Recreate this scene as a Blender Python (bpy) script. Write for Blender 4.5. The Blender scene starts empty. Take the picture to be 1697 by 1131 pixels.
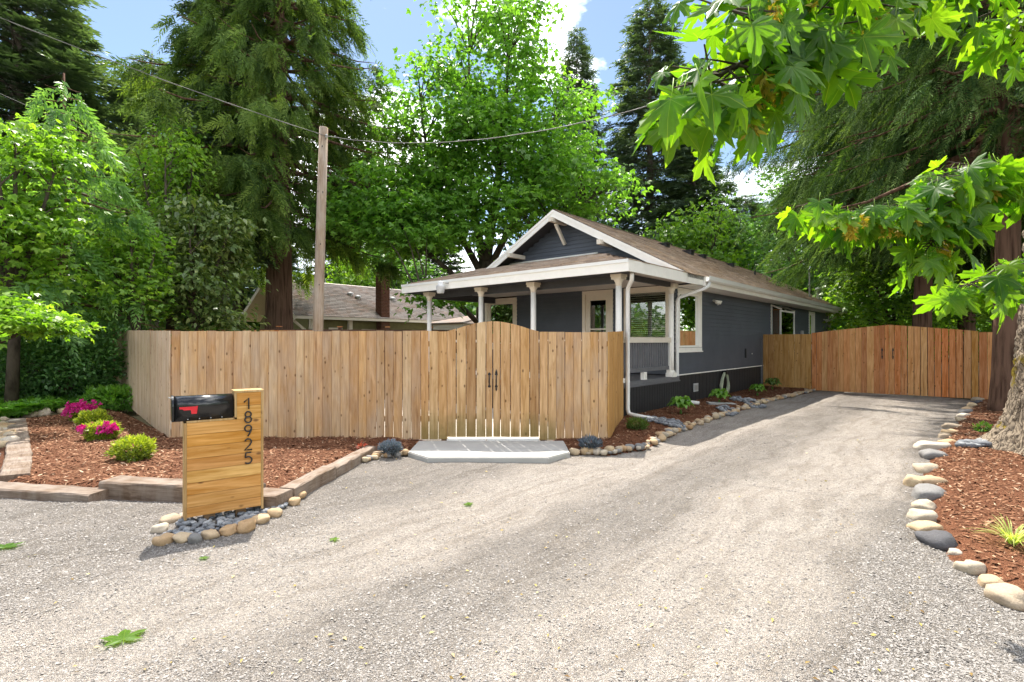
import bpy, bmesh, math, random
import numpy as np
from mathutils import Vector, Matrix
from mathutils import noise as mnoise

# ------------------------------------------------------------------ camera, sky, sun, exposure
scene = bpy.context.scene
R = math.radians
F, CX, CY, EYE = 870.0, 848.5, 565.5, 1.667        # focal length and centre of the 1697 x 1131 picture, eye height
cam_d = bpy.data.cameras.new('camera')
cam = bpy.data.objects.new('camera', cam_d)
scene.collection.objects.link(cam)
cam.location = (0, 0, EYE)
cam.rotation_euler = (R(90), 0, 0)
cam_d.sensor_width = 36
cam_d.lens = F / 1697 * 36
cam_d.clip_start = 0.05
cam_d.clip_end = 900
scene.camera = cam

SHADOW = Vector((0.17, -0.58, -1.0))               # how the light travels
sun_d = bpy.data.lights.new('sun', 'SUN')
sun_d.energy = 2.05
sun_d.angle = R(0.6)
sun_d.color = (1.0, 0.94, 0.84)
sun = bpy.data.objects.new('sun', sun_d)
scene.collection.objects.link(sun)
sun.rotation_euler = SHADOW.to_track_quat('-Z', 'Y').to_euler()
sun.location = (-5, 20, 40)
SUN_ELEV = math.atan2(1.0, math.hypot(SHADOW.x, SHADOW.y))
SUN_AZ = math.atan2(-SHADOW.x, -SHADOW.y)          # clockwise from +Y

world = bpy.data.worlds.new('World')
scene.world = world
world.use_nodes = True
wn = world.node_tree
wn.nodes.clear()
w_out = wn.nodes.new('ShaderNodeOutputWorld')
w_bg = wn.nodes.new('ShaderNodeBackground')
w_bg.inputs['Strength'].default_value = 0.15
sky = wn.nodes.new('ShaderNodeTexSky')
sky.sky_type = 'NISHITA'
sky.sun_disc = False
sky.sun_elevation = SUN_ELEV
sky.sun_rotation = SUN_AZ
sky.air_density = 1.0
sky.dust_density = 0.25
sky.ozone_density = 1.0
w_tc = wn.nodes.new('ShaderNodeTexCoord')
w_map = wn.nodes.new('ShaderNodeMapping')
w_map.inputs['Scale'].default_value = (1.0, 1.0, 2.2)
w_map.inputs['Location'].default_value = (4.8, 8.1, 2.2)
w_n = wn.nodes.new('ShaderNodeTexNoise')
w_n.inputs['Scale'].default_value = 2.1
w_n.inputs['Detail'].default_value = 7
w_n.inputs['Roughness'].default_value = 0.58
w_r = wn.nodes.new('ShaderNodeValToRGB')
w_r.color_ramp.elements[0].position = 0.48
w_r.color_ramp.elements[0].color = (0.04, 0.04, 0.04, 1)
w_r.color_ramp.elements[1].position = 0.61
w_r.color_ramp.elements[1].color = (0.95, 0.95, 0.95, 1)
w_mix = wn.nodes.new('ShaderNodeMix')
w_mix.data_type = 'RGBA'
wn.links.new(w_tc.outputs['Generated'], w_map.inputs['Vector'])
wn.links.new(w_map.outputs[0], w_n.inputs['Vector'])
wn.links.new(w_n.outputs['Fac'], w_r.inputs['Fac'])
wn.links.new(w_r.outputs['Color'], w_mix.inputs['Factor'])
w_hs = wn.nodes.new('ShaderNodeHueSaturation')
w_hs.inputs['Saturation'].default_value = 1.2
w_hs.inputs['Value'].default_value = 0.23
wn.links.new(sky.outputs['Color'], w_hs.inputs['Color'])
wn.links.new(w_hs.outputs['Color'], w_mix.inputs['A'])
w_mix.inputs['B'].default_value = (7.4, 7.4, 7.4, 1)
wn.links.new(w_mix.outputs['Result'], w_bg.inputs['Color'])
wn.links.new(w_bg.outputs[0], w_out.inputs['Surface'])

scene.view_settings.view_transform = 'Standard'
scene.view_settings.look = 'None'
scene.view_settings.exposure = 2.32
scene.view_settings.gamma = 1
scene.render.engine = 'CYCLES'
scene.cycles.max_bounces = 8
scene.cycles.diffuse_bounces = 4
scene.cycles.transmission_bounces = 6
scene.cycles.transparent_max_bounces = 12
scene.cycles.use_denoising = True

rnd = random.Random(7)
rng = np.random.default_rng(7)

# ------------------------------------------------------------------ places
def gp(px, py, z=0.0):                             # a point of the photograph on the ground (or on level z)
    D = F * (EYE - z) / (py - CY)
    return Vector(((px - CX) / F * D, D, z))
def at(px, py, D):                                 # a point of the photograph at distance D
    return Vector(((px - CX) / F * D, D, EYE + (CY - py) / F * D))
TH = math.atan(0.89)
U = Vector((math.sin(TH), math.cos(TH), 0))        # along the blue house, away from the camera
V = Vector((math.cos(TH), -math.sin(TH), 0))       # across it, to the right
P0 = Vector((4.11, 13.26, 0))                      # its front right corner

# ------------------------------------------------------------------ scene helpers
COL = scene.collection
def link(o):
    COL.objects.link(o)
    return o
def tag(o, label=None, cat=None, group=None, kind=None):
    if label: o['label'] = label
    if cat: o['category'] = cat
    if group: o['group'] = group
    if kind: o['kind'] = kind
    return o
def thing(name, label, cat, loc=(0, 0, 0), rz=0.0, group=None):
    o = bpy.data.objects.new(name, None)
    link(o)
    o.location = loc
    o.rotation_euler = (0, 0, rz)
    o.empty_display_size = 0.2
    return tag(o, label, cat, group)
def addobj(name, me, mat=None, parent=None, loc=None):
    o = bpy.data.objects.new(name, me)
    link(o)
    if mat is not None and not me.materials:
        me.materials.append(mat)
    if parent is not None:
        o.parent = parent
    if loc is not None:
        o.location = loc
    return o
def copy_tree(o, parent=None):
    c = o.copy()
    link(c)
    c.parent = parent
    for ch in list(o.children):
        copy_tree(ch, c)
    return c

class MB:
    """collects shapes into one mesh"""
    def __init__(self):
        self.v = []; self.f = []; self.m = []
    def add(self, vs, fs, mi=0):
        b = len(self.v)
        self.v += [tuple(p) for p in vs]
        self.f += [tuple(i + b for i in f) for f in fs]
        self.m += [mi] * len(fs)
        return self
    def box(self, x0, x1, y0, y1, z0, z1, mi=0):
        vs = [(x0, y0, z0), (x1, y0, z0), (x1, y1, z0), (x0, y1, z0), (x0, y0, z1), (x1, y0, z1), (x1, y1, z1), (x0, y1, z1)]
        return self.add(vs, [(0, 3, 2, 1), (4, 5, 6, 7), (0, 1, 5, 4), (1, 2, 6, 5), (2, 3, 7, 6), (3, 0, 4, 7)], mi)
    def hexa(self, vs, mi=0):
        return self.add(vs, [(0, 3, 2, 1), (4, 5, 6, 7), (0, 1, 5, 4), (1, 2, 6, 5), (2, 3, 7, 6), (3, 0, 4, 7)], mi)
    def beam(self, a, b, w, h, up=(0, 0, 1), mi=0):
        a = Vector(a); b = Vector(b); d = (b - a).normalized(); up = Vector(up)
        s = d.cross(up)
        if s.length < 1e-4: s = d.cross(Vector((0, 1, 0)))
        s.normalize(); n = s.cross(d).normalized()
        vs = []
        for p in (a, b):
            for i, j in ((-1, -1), (1, -1), (1, 1), (-1, 1)):
                vs.append(p + s * (i * w / 2) + n * (j * h / 2))
        return self.add(vs, [(0, 1, 2, 3), (7, 6, 5, 4), (0, 4, 5, 1), (1, 5, 6, 2), (2, 6, 7, 3), (3, 7, 4, 0)], mi)
    def tube(self, pts, rad, n=8, mi=0, cap=True, jitter=0.0):
        pts = [Vector(p) for p in pts]
        if not hasattr(rad, '__len__'): rad = [rad] * len(pts)
        b = len(self.v)
        ref = Vector((0, 0, 1))
        for i, p in enumerate(pts):
            t = (pts[min(i + 1, len(pts) - 1)] - pts[max(i - 1, 0)])
            t = t.normalized() if t.length > 1e-9 else Vector((0, 0, 1))
            if i == 0:
                s = t.cross(ref)
                if s.length < 0.1: s = t.cross(Vector((1, 0, 0)))
                s.normalize()
            else:
                s = (s - t * s.dot(t))
                s = s.normalized() if s.length > 1e-6 else t.cross(Vector((1, 0, 0))).normalized()
            q = t.cross(s)
            for k in range(n):
                a = 2 * math.pi * k / n
                r = rad[i] * (1 + (rnd.uniform(-jitter, jitter) if jitter else 0))
                self.v.append(tuple(p + s * (math.cos(a) * r) + q * (math.sin(a) * r)))
        for i in range(len(pts) - 1):
            for k in range(n):
                k2 = (k + 1) % n
                self.f.append((b + i * n + k, b + i * n + k2, b + (i + 1) * n + k2, b + (i + 1) * n + k)); self.m.append(mi)
        if cap:
            self.f.append(tuple(b + k for k in range(n))[::-1]); self.m.append(mi)
            e = b + (len(pts) - 1) * n
            self.f.append(tuple(e + k for k in range(n))); self.m.append(mi)
        return self
    def lathe(self, c, prof, n=16, mi=0):
        b = len(self.v)
        for r, z in prof:
            for k in range(n):
                a = 2 * math.pi * k / n
                self.v.append((c[0] + r * math.cos(a), c[1] + r * math.sin(a), c[2] + z))
        for i in range(len(prof) - 1):
            for k in range(n):
                k2 = (k + 1) % n
                self.f.append((b + i * n + k, b + i * n + k2, b + (i + 1) * n + k2, b + (i + 1) * n + k)); self.m.append(mi)
        self.f.append(tuple(b + k for k in range(n))[::-1]); self.m.append(mi)
        e = b + (len(prof) - 1) * n
        self.f.append(tuple(e + k for k in range(n))); self.m.append(mi)
        return self
    def mesh(self, name, smooth=False):
        me = bpy.data.meshes.new(name)
        me.from_pydata(self.v, [], self.f)
        if any(self.m):
            me.polygons.foreach_set('material_index', self.m)
        if smooth:
            me.polygons.foreach_set('use_smooth', [True] * len(me.polygons))
        me.update()
        return me
    def build(self, name, mat, parent=None, smooth=False, loc=None):
        me = self.mesh(name, smooth)
        for m in (mat if isinstance(mat, (list, tuple)) else [mat]):
            me.materials.append(m)
        return addobj(name, me, None, parent, loc)

def np_mesh(name, verts, quads, attrs=None, smooth=False):
    """verts (N,3), quads (M,k) -> mesh; attrs {name: (M,)} per face"""
    me = bpy.data.meshes.new(name)
    verts = np.ascontiguousarray(verts, dtype=np.float32)
    quads = np.ascontiguousarray(quads, dtype=np.int32)
    k = quads.shape[1]
    me.vertices.add(len(verts)); me.vertices.foreach_set('co', verts.ravel())
    me.loops.add(quads.size); me.loops.foreach_set('vertex_index', quads.ravel())
    me.polygons.add(len(quads))
    me.polygons.foreach_set('loop_start', np.arange(0, quads.size, k, dtype=np.int32))
    if smooth:
        me.polygons.foreach_set('use_smooth', np.ones(len(quads), dtype=bool))
    for an, av in (attrs or {}).items():
        at_ = me.attributes.new(an, 'FLOAT', 'FACE')
        at_.data.foreach_set('value', np.ascontiguousarray(av, dtype=np.float32))
    me.update(calc_edges=True)
    me.validate()
    return me

def nrm(a):
    return a / np.maximum(np.linalg.norm(a, axis=-1, keepdims=True), 1e-9)
def vnoise(x, y, seed=0):                          # smooth 2-d value noise, -1..1
    xi = np.floor(x).astype(np.int64); yi = np.floor(y).astype(np.int64)
    fx = x - xi; fy = y - yi
    fx = fx * fx * (3 - 2 * fx); fy = fy * fy * (3 - 2 * fy)
    def h(a, b):
        n = (a * 374761393 + b * 668265263 + seed * 1442695041) & 0x7fffffff
        n = ((n ^ (n >> 13)) * 1274126177) & 0x7fffffff
        return ((n ^ (n >> 16)) & 0xffff) / 32767.5 - 1
    return (h(xi, yi) * (1 - fx) + h(xi + 1, yi) * fx) * (1 - fy) + (h(xi, yi + 1) * (1 - fx) + h(xi + 1, yi + 1) * fx) * fy

# ------------------------------------------------------------------ materials
class NT:
    def __init__(self, name):
        self.m = bpy.data.materials.new(name)
        self.m.use_nodes = True
        self.t = self.m.node_tree
        self.b = self.t.nodes['Principled BSDF']
        self.o = self.t.nodes['Material Output']
    def n(self, typ, **kw):
        nd = self.t.nodes.new('ShaderNode' + typ)
        for k, v in kw.items():
            if hasattr(nd, k) and k not in nd.inputs:
                setattr(nd, k, v)
            else:
                self.set(nd.inputs[k], v)
        return nd
    def set(self, sock, v):
        if hasattr(v, 'is_linked') or isinstance(v, bpy.types.NodeSocket):
            self.t.links.new(v, sock)
        else:
            if isinstance(v, (tuple, list)) and len(v) == 3 and sock.type == 'RGBA': v = (*v, 1)
            sock.default_value = v
    def coord(self, kind='Object', scale=(1, 1, 1), rnd_off=False, loc=(0, 0, 0)):
        tc = self.n('TexCoord')
        mp = self.n('Mapping')
        if kind == 'World':
            g = self.n('NewGeometry'); src = g.outputs['Position']
        else:
            src = tc.outputs[kind]
        if rnd_off:
            oi = self.n('ObjectInfo')
            mul = self.n('VectorMath', operation='SCALE'); 
            cmb = self.n('CombineXYZ'); 
            for i in range(3): self.t.links.new(oi.outputs['Random'], cmb.inputs[i])
            self.t.links.new(cmb.outputs[0], mul.inputs[0]); mul.inputs['Scale'].default_value = 91.7
            ad = self.n('VectorMath', operation='ADD')
            self.t.links.new(src, ad.inputs[0]); self.t.links.new(mul.outputs[0], ad.inputs[1])
            src = ad.outputs[0]
        self.t.links.new(src, mp.inputs['Vector'])
        mp.inputs['Scale'].default_value = scale
        mp.inputs['Location'].default_value = loc
        return mp.outputs[0]
    def noise(self, vec, scale=5, detail=4, rough=0.55, dist=0.0):
        nd = self.n('TexNoise', Scale=scale, Detail=detail, Roughness=rough, Distortion=dist)
        self.t.links.new(vec, nd.inputs['Vector'])
        return nd.outputs['Fac']
    def vor(self, vec, scale=5, feature='F1', out='Distance', rand=1.0):
        nd = self.n('TexVoronoi', feature=feature, Scale=scale, Randomness=rand)
        self.t.links.new(vec, nd.inputs['Vector'])
        return nd.outputs[out]
    def ramp(self, fac, stops, interp='LINEAR'):
        nd = self.n('ValToRGB')
        cr = nd.color_ramp; cr.interpolation = interp
        while len(cr.elements) < len(stops): cr.elements.new(0.5)
        for e, (p, c) in zip(cr.elements, stops):
            e.position = p
            e.color = (*c, 1) if hasattr(c, '__len__') else (c, c, c, 1)
        self.t.links.new(fac, nd.inputs['Fac'])
        return nd.outputs['Color']
    def mix(self, fac, a, b, blend='MIX'):
        nd = self.n('Mix', data_type='RGBA', blend_type=blend)
        self.set(nd.inputs['Factor'], fac); self.set(nd.inputs['A'], a); self.set(nd.inputs['B'], b)
        return nd.outputs['Result']
    def math(self, op, a, b=0.0, c=0.0):
        nd = self.n('Math', operation=op)
        self.set(nd.inputs[0], a); self.set(nd.inputs[1], b); self.set(nd.inputs[2], c)
        return nd.outputs[0]
    def bump(self, h, strength=0.3, dist=0.01, prev=None):
        nd = self.n('Bump', Strength=strength, Distance=dist)
        self.t.links.new(h, nd.inputs['Height'])
        if prev is not None: self.t.links.new(prev, nd.inputs['Normal'])
        return nd.outputs[0]
    def done(self, color=None, rough=None, normal=None, spec=None, metal=None):
        if color is not None: self.set(self.b.inputs['Base Color'], color)
        if rough is not None: self.set(self.b.inputs['Roughness'], rough)
        if normal is not None: self.t.links.new(normal, self.b.inputs['Normal'])
        if spec is not None: self.b.inputs['Specular IOR Level'].default_value = spec
        if metal is not None: self.b.inputs['Metallic'].default_value = metal
        return self.m

def m_plain(name, col, rough=0.6, spec=0.3, metal=0.0, var=0.12, scale=6.0, bump=0.08):
    q = NT(name)
    v = q.coord('Object', rnd_off=True)
    n1 = q.noise(v, scale, 5, 0.6)
    lo = tuple(c * (1 - var) for c in col); hi = tuple(min(1, c * (1 + var)) for c in col)
    c = q.ramp(n1, [(0.3, lo), (0.7, hi)])
    n2 = q.noise(v, scale * 9, 3)
    return q.done(c, rough, q.bump(n2, bump, 0.003), spec, metal)

def m_board(name, palette, moss=0.0, grey=0.0, knots=True, axis=2, grain=1.0):
    q = NT(name)
    sc = [9.0, 9.0, 9.0]; sc[axis] = 0.75
    v = q.coord('Object', tuple(sc), rnd_off=True)
    g = q.noise(v, 2.2 * grain, 7, 0.62, 0.9)
    v2 = q.coord('Object', tuple((70 if i != axis else 2.2) for i in range(3)), rnd_off=True)
    fine = q.noise(v2, 1.0, 4, 0.6, 0.3)
    oi = q.n('ObjectInfo')
    base = q.ramp(oi.outputs['Random'], [(i / (len(palette) - 1), c) for i, c in enumerate(palette)])
    dark = q.mix(1.0, base, (0.56, 0.48, 0.38), 'MULTIPLY')
    lite = q.mix(0.22, base, (0.62, 0.52, 0.40))
    f1 = q.ramp(g, [(0.30, 0.0), (0.72, 1.0)])
    c = q.mix(f1, dark, lite)
    f2 = q.ramp(fine, [(0.25, 0.0), (0.65, 1.0)])
    c = q.mix(q.math('MULTIPLY', q.math('SUBTRACT', 1.0, f2), 0.38), c, q.mix(1.0, c, (0.55, 0.48, 0.42), 'MULTIPLY'))
    if grey:
        n = q.noise(q.coord('Object', (3, 3, 1.1), rnd_off=True), 1.6, 4, 0.6)
        c = q.mix(q.math('MULTIPLY', q.ramp(n, [(0.35, 0.0), (0.7, 1.0)]), grey), c, (0.42, 0.38, 0.34))
    if knots:
        sk = [8.0, 8.0, 8.0]; sk[axis] = 4.6
        vk = q.coord('Object', tuple(sk), rnd_off=True)
        wob = q.noise(vk, 3.0, 2)
        d = q.math('ADD', q.vor(vk, 1.0), q.math('MULTIPLY', q.math('SUBTRACT', wob, 0.5), 0.10))
        k = q.ramp(d, [(0.04, 1.0), (0.075, 0.9), (0.15, 0.0)])
        c = q.mix(q.math('MULTIPLY', k, 0.85), c, (0.12, 0.055, 0.02))
        st_ = q.ramp(q.noise(q.coord('Object', tuple((16 if i != axis else 0.5) for i in range(3)), rnd_off=True), 1.0, 3, 0.5), [(0.60, 0.0), (0.70, 0.5)])
        c = q.mix(st_, c, q.mix(1.0, c, (0.52, 0.42, 0.33), 'MULTIPLY'))
    if moss:
        w = q.coord('World')
        sp = q.n('SeparateXYZ'); q.t.links.new(w, sp.inputs[0])
        nn = q.noise(w, 2.6, 4, 0.6)
        hgt = q.math('SUBTRACT', q.math('ADD', 0.12, q.math('MULTIPLY', nn, 0.85)), sp.outputs['Z'])
        mk = q.ramp(hgt, [(0.0, 0.0), (0.42, 1.0)])
        c = q.mix(q.math('MULTIPLY', mk, moss), c, (0.15, 0.13, 0.035))
    nb = q.bump(fine, 0.25, 0.004, q.bump(g, 0.2, 0.006))
    return q.done(c, 0.78, nb, 0.2)

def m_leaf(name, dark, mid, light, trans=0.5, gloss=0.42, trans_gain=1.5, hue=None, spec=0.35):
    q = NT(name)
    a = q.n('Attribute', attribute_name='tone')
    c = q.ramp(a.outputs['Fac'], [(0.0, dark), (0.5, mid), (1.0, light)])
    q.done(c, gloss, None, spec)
    tr = q.n('BsdfTranslucent')
    tc = q.mix(1.0, c, hue or (1.25 * trans_gain, 1.35 * trans_gain, 0.45 * trans_gain), 'MULTIPLY')
    q.t.links.new(tc, tr.inputs['Color'])
    mx = q.n('MixShader', Fac=trans)
    q.t.links.new(q.b.outputs[0], mx.inputs[1]); q.t.links.new(tr.outputs[0], mx.inputs[2])
    q.t.links.new(mx.outputs[0], q.o.inputs['Surface'])
    return q.m

def m_plate_bark(name):
    q = NT(name)
    v = q.coord('World')
    nz = q.n('TexNoise', Scale=3.5, Detail=4.0); q.t.links.new(v, nz.inputs['Vector'])
    ad = q.n('VectorMath', operation='MULTIPLY_ADD'); q.t.links.new(nz.outputs['Color'], ad.inputs[0]); ad.inputs[1].default_value = (0.22, 0.22, 0.30); q.t.links.new(v, ad.inputs[2])
    mp = q.n('Mapping'); mp.inputs['Scale'].default_value = (19, 19, 4.2); q.t.links.new(ad.outputs[0], mp.inputs['Vector'])
    ed = q.n('TexVoronoi', feature='DISTANCE_TO_EDGE', Scale=1.0); q.t.links.new(mp.outputs[0], ed.inputs['Vector'])
    fine = q.noise(q.coord('World', (30, 30, 7)), 1.0, 6, 0.65, 0.5)
    crack = q.ramp(ed.outputs['Distance'], [(0.0, 0.15), (0.10, 0.7), (0.4, 1.0)])
    h = q.math('ADD', crack, q.math('MULTIPLY', fine, 0.55))
    c = q.ramp(h, [(0.2, (0.05, 0.038, 0.028)), (0.75, (0.15, 0.118, 0.088)), (1.35, (0.26, 0.21, 0.155))])
    n = q.noise(v, 1.9, 6, 0.6)
    c = q.mix(q.math('MULTIPLY', q.ramp(n, [(0.60, 0.0), (0.64, 1.0)]), 0.9), c, (0.23, 0.17, 0.02))
    return q.done(c, 0.9, q.bump(h, 0.6, 0.02), 0.1)
def m_bark(name, lo, hi, vs=(7, 7, 1.2), bump=0.8, moss=0.0):
    q = NT(name)
    v = q.coord('World', vs)
    a = q.noise(v, 1.6, 7, 0.65, 0.6)
    d = q.vor(v, 1.3)
    h = q.math('ADD', a, q.math('MULTIPLY', d, 0.5))
    c = q.ramp(h, [(0.45, lo), (0.85, hi)])
    if moss:
        n = q.noise(q.coord('World'), 1.7, 5, 0.6)
        c = q.mix(q.math('MULTIPLY', q.ramp(n, [(0.60, 0.0), (0.66, 1.0)]), moss), c, (0.20, 0.15, 0.02))
    return q.done(c, 0.9, q.bump(h, bump, 0.03), 0.1)

# ------------------------------------------------------------------ palette of materials
M = {}
CEDAR = [(0.72, 0.40, 0.155), (0.82, 0.53, 0.27), (0.54, 0.30, 0.12), (0.85, 0.60, 0.34), (0.78, 0.455, 0.175), (0.66, 0.375, 0.155), (0.80, 0.54, 0.29)]
RED_CEDAR = [(0.80, 0.315, 0.085), (0.56, 0.205, 0.06), (0.86, 0.44, 0.155), (0.70, 0.29, 0.09), (0.80, 0.25, 0.05), (0.87, 0.49, 0.19), (0.52, 0.20, 0.065)]
M['cedar'] = m_board('cedar_board', CEDAR, grey=0.32)
M['cedar_mossy'] = m_board('cedar_board_with_algae', CEDAR, moss=0.6)
M['cedar_pale'] = m_board('pale_cedar_board', [(0.72, 0.54, 0.37), (0.80, 0.63, 0.46), (0.66, 0.47, 0.31), (0.82, 0.66, 0.50)], grey=0.15)  # paler boards for the left side fence
M['red_cedar'] = m_board('red_cedar_board', RED_CEDAR)
M['amber_board'] = m_board('amber_stained_board', [(0.55, 0.25, 0.03), (0.57, 0.27, 0.035)], knots=False)
M['shade_cedar'] = m_board('golden_cedar_board', [(0.62, 0.33, 0.08), (0.70, 0.40, 0.11), (0.55, 0.28, 0.07)])
M['stained'] = m_board('stained_plank', [(0.72, 0.34, 0.055), (0.80, 0.46, 0.11), (0.62, 0.26, 0.035), (0.76, 0.42, 0.105)], axis=0)
M['stained_dark'] = m_board('stained_plank_amber', [(0.72, 0.33, 0.025), (0.66, 0.29, 0.025)], axis=0)
M['stained_post'] = m_board('stained_edge_board', [(0.62, 0.42, 0.18), (0.58, 0.38, 0.15)])
M['timber'] = m_board('weathered_timber', [(0.15, 0.095, 0.065), (0.19, 0.125, 0.085), (0.12, 0.075, 0.052)], axis=0, grey=0.35, knots=False, grain=2)
M['rail'] = m_board('fence_rail_wood', [(0.30, 0.18, 0.09), (0.25, 0.15, 0.08)], axis=0, knots=False)
M['dark_fence'] = m_plain('dark_brown_stain', (0.10, 0.052, 0.032), 0.7)
M['siding'] = m_plain('slate_blue_paint', (0.076, 0.087, 0.108), 0.55, 0.35, var=0.10, scale=2.0)
M['skirt'] = m_plain('charcoal_paint', (0.024, 0.024, 0.026), 0.6, 0.3)
M['header'] = m_plain('dark_grey_paint', (0.05, 0.05, 0.055), 0.6, 0.3)
M['white'] = m_plain('white_paint', (0.86, 0.83, 0.77), 0.5, 0.35, var=0.04)
M['cream'] = m_plain('cream_paint', (0.70, 0.63, 0.53), 0.5, 0.35, var=0.05)
M['ceiling'] = m_plain('porch_ceiling_paint', (0.62, 0.55, 0.49), 0.6, 0.3, var=0.05)
M['rail_grey'] = m_plain('grey_baluster_paint', (0.14, 0.143, 0.155), 0.5, 0.3)
M['metal_white'] = m_plain('white_gutter_metal', (0.76, 0.75, 0.72), 0.35, 0.5, var=0.03)
M['black_iron'] = m_plain('black_iron', (0.012, 0.012, 0.013), 0.45, 0.5)
M['black_gloss'] = m_plain('black_mailbox_enamel', (0.010, 0.010, 0.011), 0.22, 0.6, var=0.2, bump=0.02)
M['red'] = m_plain('red_flag_enamel', (0.62, 0.018, 0.03), 0.3, 0.5)
M['galv'] = m_plain('galvanised_metal', (0.45, 0.45, 0.44), 0.4, 0.5, 0.6)
M['vent'] = m_plain('grey_vent_metal', (0.50, 0.50, 0.50), 0.5, 0.4)
M['dark_vent'] = m_plain('dark_roof_vent', (0.03, 0.03, 0.032), 0.5, 0.4)
M['hose'] = m_plain('pale_green_hose', (0.46, 0.50, 0.36), 0.4, 0.4)
M['wire'] = m_plain('grey_cable', (0.16, 0.15, 0.14), 0.6, 0.3)
M['concrete'] = m_plain('broom_concrete', (0.36, 0.35, 0.33), 0.85, 0.2, var=0.08, scale=3, bump=0.25)
M['olive'] = m_plain('olive_siding_paint', (0.16, 0.15, 0.065), 0.6, 0.3)
M['interior'] = m_plain('dim_interior', (0.10, 0.065, 0.04), 0.8, 0.2)
M['warm_room'] = m_plain('warm_wood_interior', (0.35, 0.13, 0.04), 0.7, 0.2)
M['blind'] = m_plain('ivory_blind', (0.72, 0.66, 0.53), 0.5, 0.3)

def m_glass():
    q = NT('window_glass')
    fr = q.n('Fresnel', IOR=1.5)
    gl = q.n('BsdfGlossy', Roughness=0.015)
    gl.inputs['Color'].default_value = (0.95, 0.97, 0.96, 1)
    tr = q.n('BsdfTransparent'); tr.inputs['Color'].default_value = (0.80, 0.84, 0.82, 1)
    mx = q.n('MixShader')
    q.t.links.new(q.math('MINIMUM', q.math('ADD', q.math('MULTIPLY', fr.outputs[0], 1.5), 0.03), 1.0), mx.inputs['Fac'])
    q.t.links.new(tr.outputs[0], mx.inputs[1]); q.t.links.new(gl.outputs[0], mx.inputs[2])
    q.t.links.new(mx.outputs[0], q.o.inputs['Surface'])
    return q.m
M['glass'] = m_glass()

def m_shingle(name, lo, mid, hi, litter):
    q = NT(name)
    a = q.n('Attribute', attribute_name='tone')
    c = q.ramp(a.outputs['Fac'], [(0.0, lo), (0.5, mid), (1.0, hi)])
    v = q.coord('World')
    n = q.noise(v, 60, 3)
    c = q.mix(q.ramp(n, [(0.35, 0.35), (0.6, 0.0)]), c, q.mix(1.0, c, (0.5, 0.5, 0.5), 'MULTIPLY'))
    l = q.math('MULTIPLY', q.ramp(q.noise(v, 1.1, 6, 0.7), [(0.46, 0.0), (0.66, 1.0)]), q.ramp(q.noise(v, 26, 3), [(0.45, 0.0), (0.56, 1.0)]))
    c = q.mix(q.math('MULTIPLY', l, 0.75), c, litter)
    return q.done(c, 0.92, q.bump(n, 0.5, 0.004), 0.1)
M['shingle'] = m_shingle('weathered_shingle', (0.25, 0.18, 0.135), (0.40, 0.305, 0.235), (0.53, 0.42, 0.33), (0.46, 0.29, 0.14))
M['shingle_far'] = m_shingle('grey_shingle_with_litter', (0.24, 0.21, 0.19), (0.34, 0.295, 0.27), (0.42, 0.375, 0.345), (0.40, 0.21, 0.13))

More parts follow.
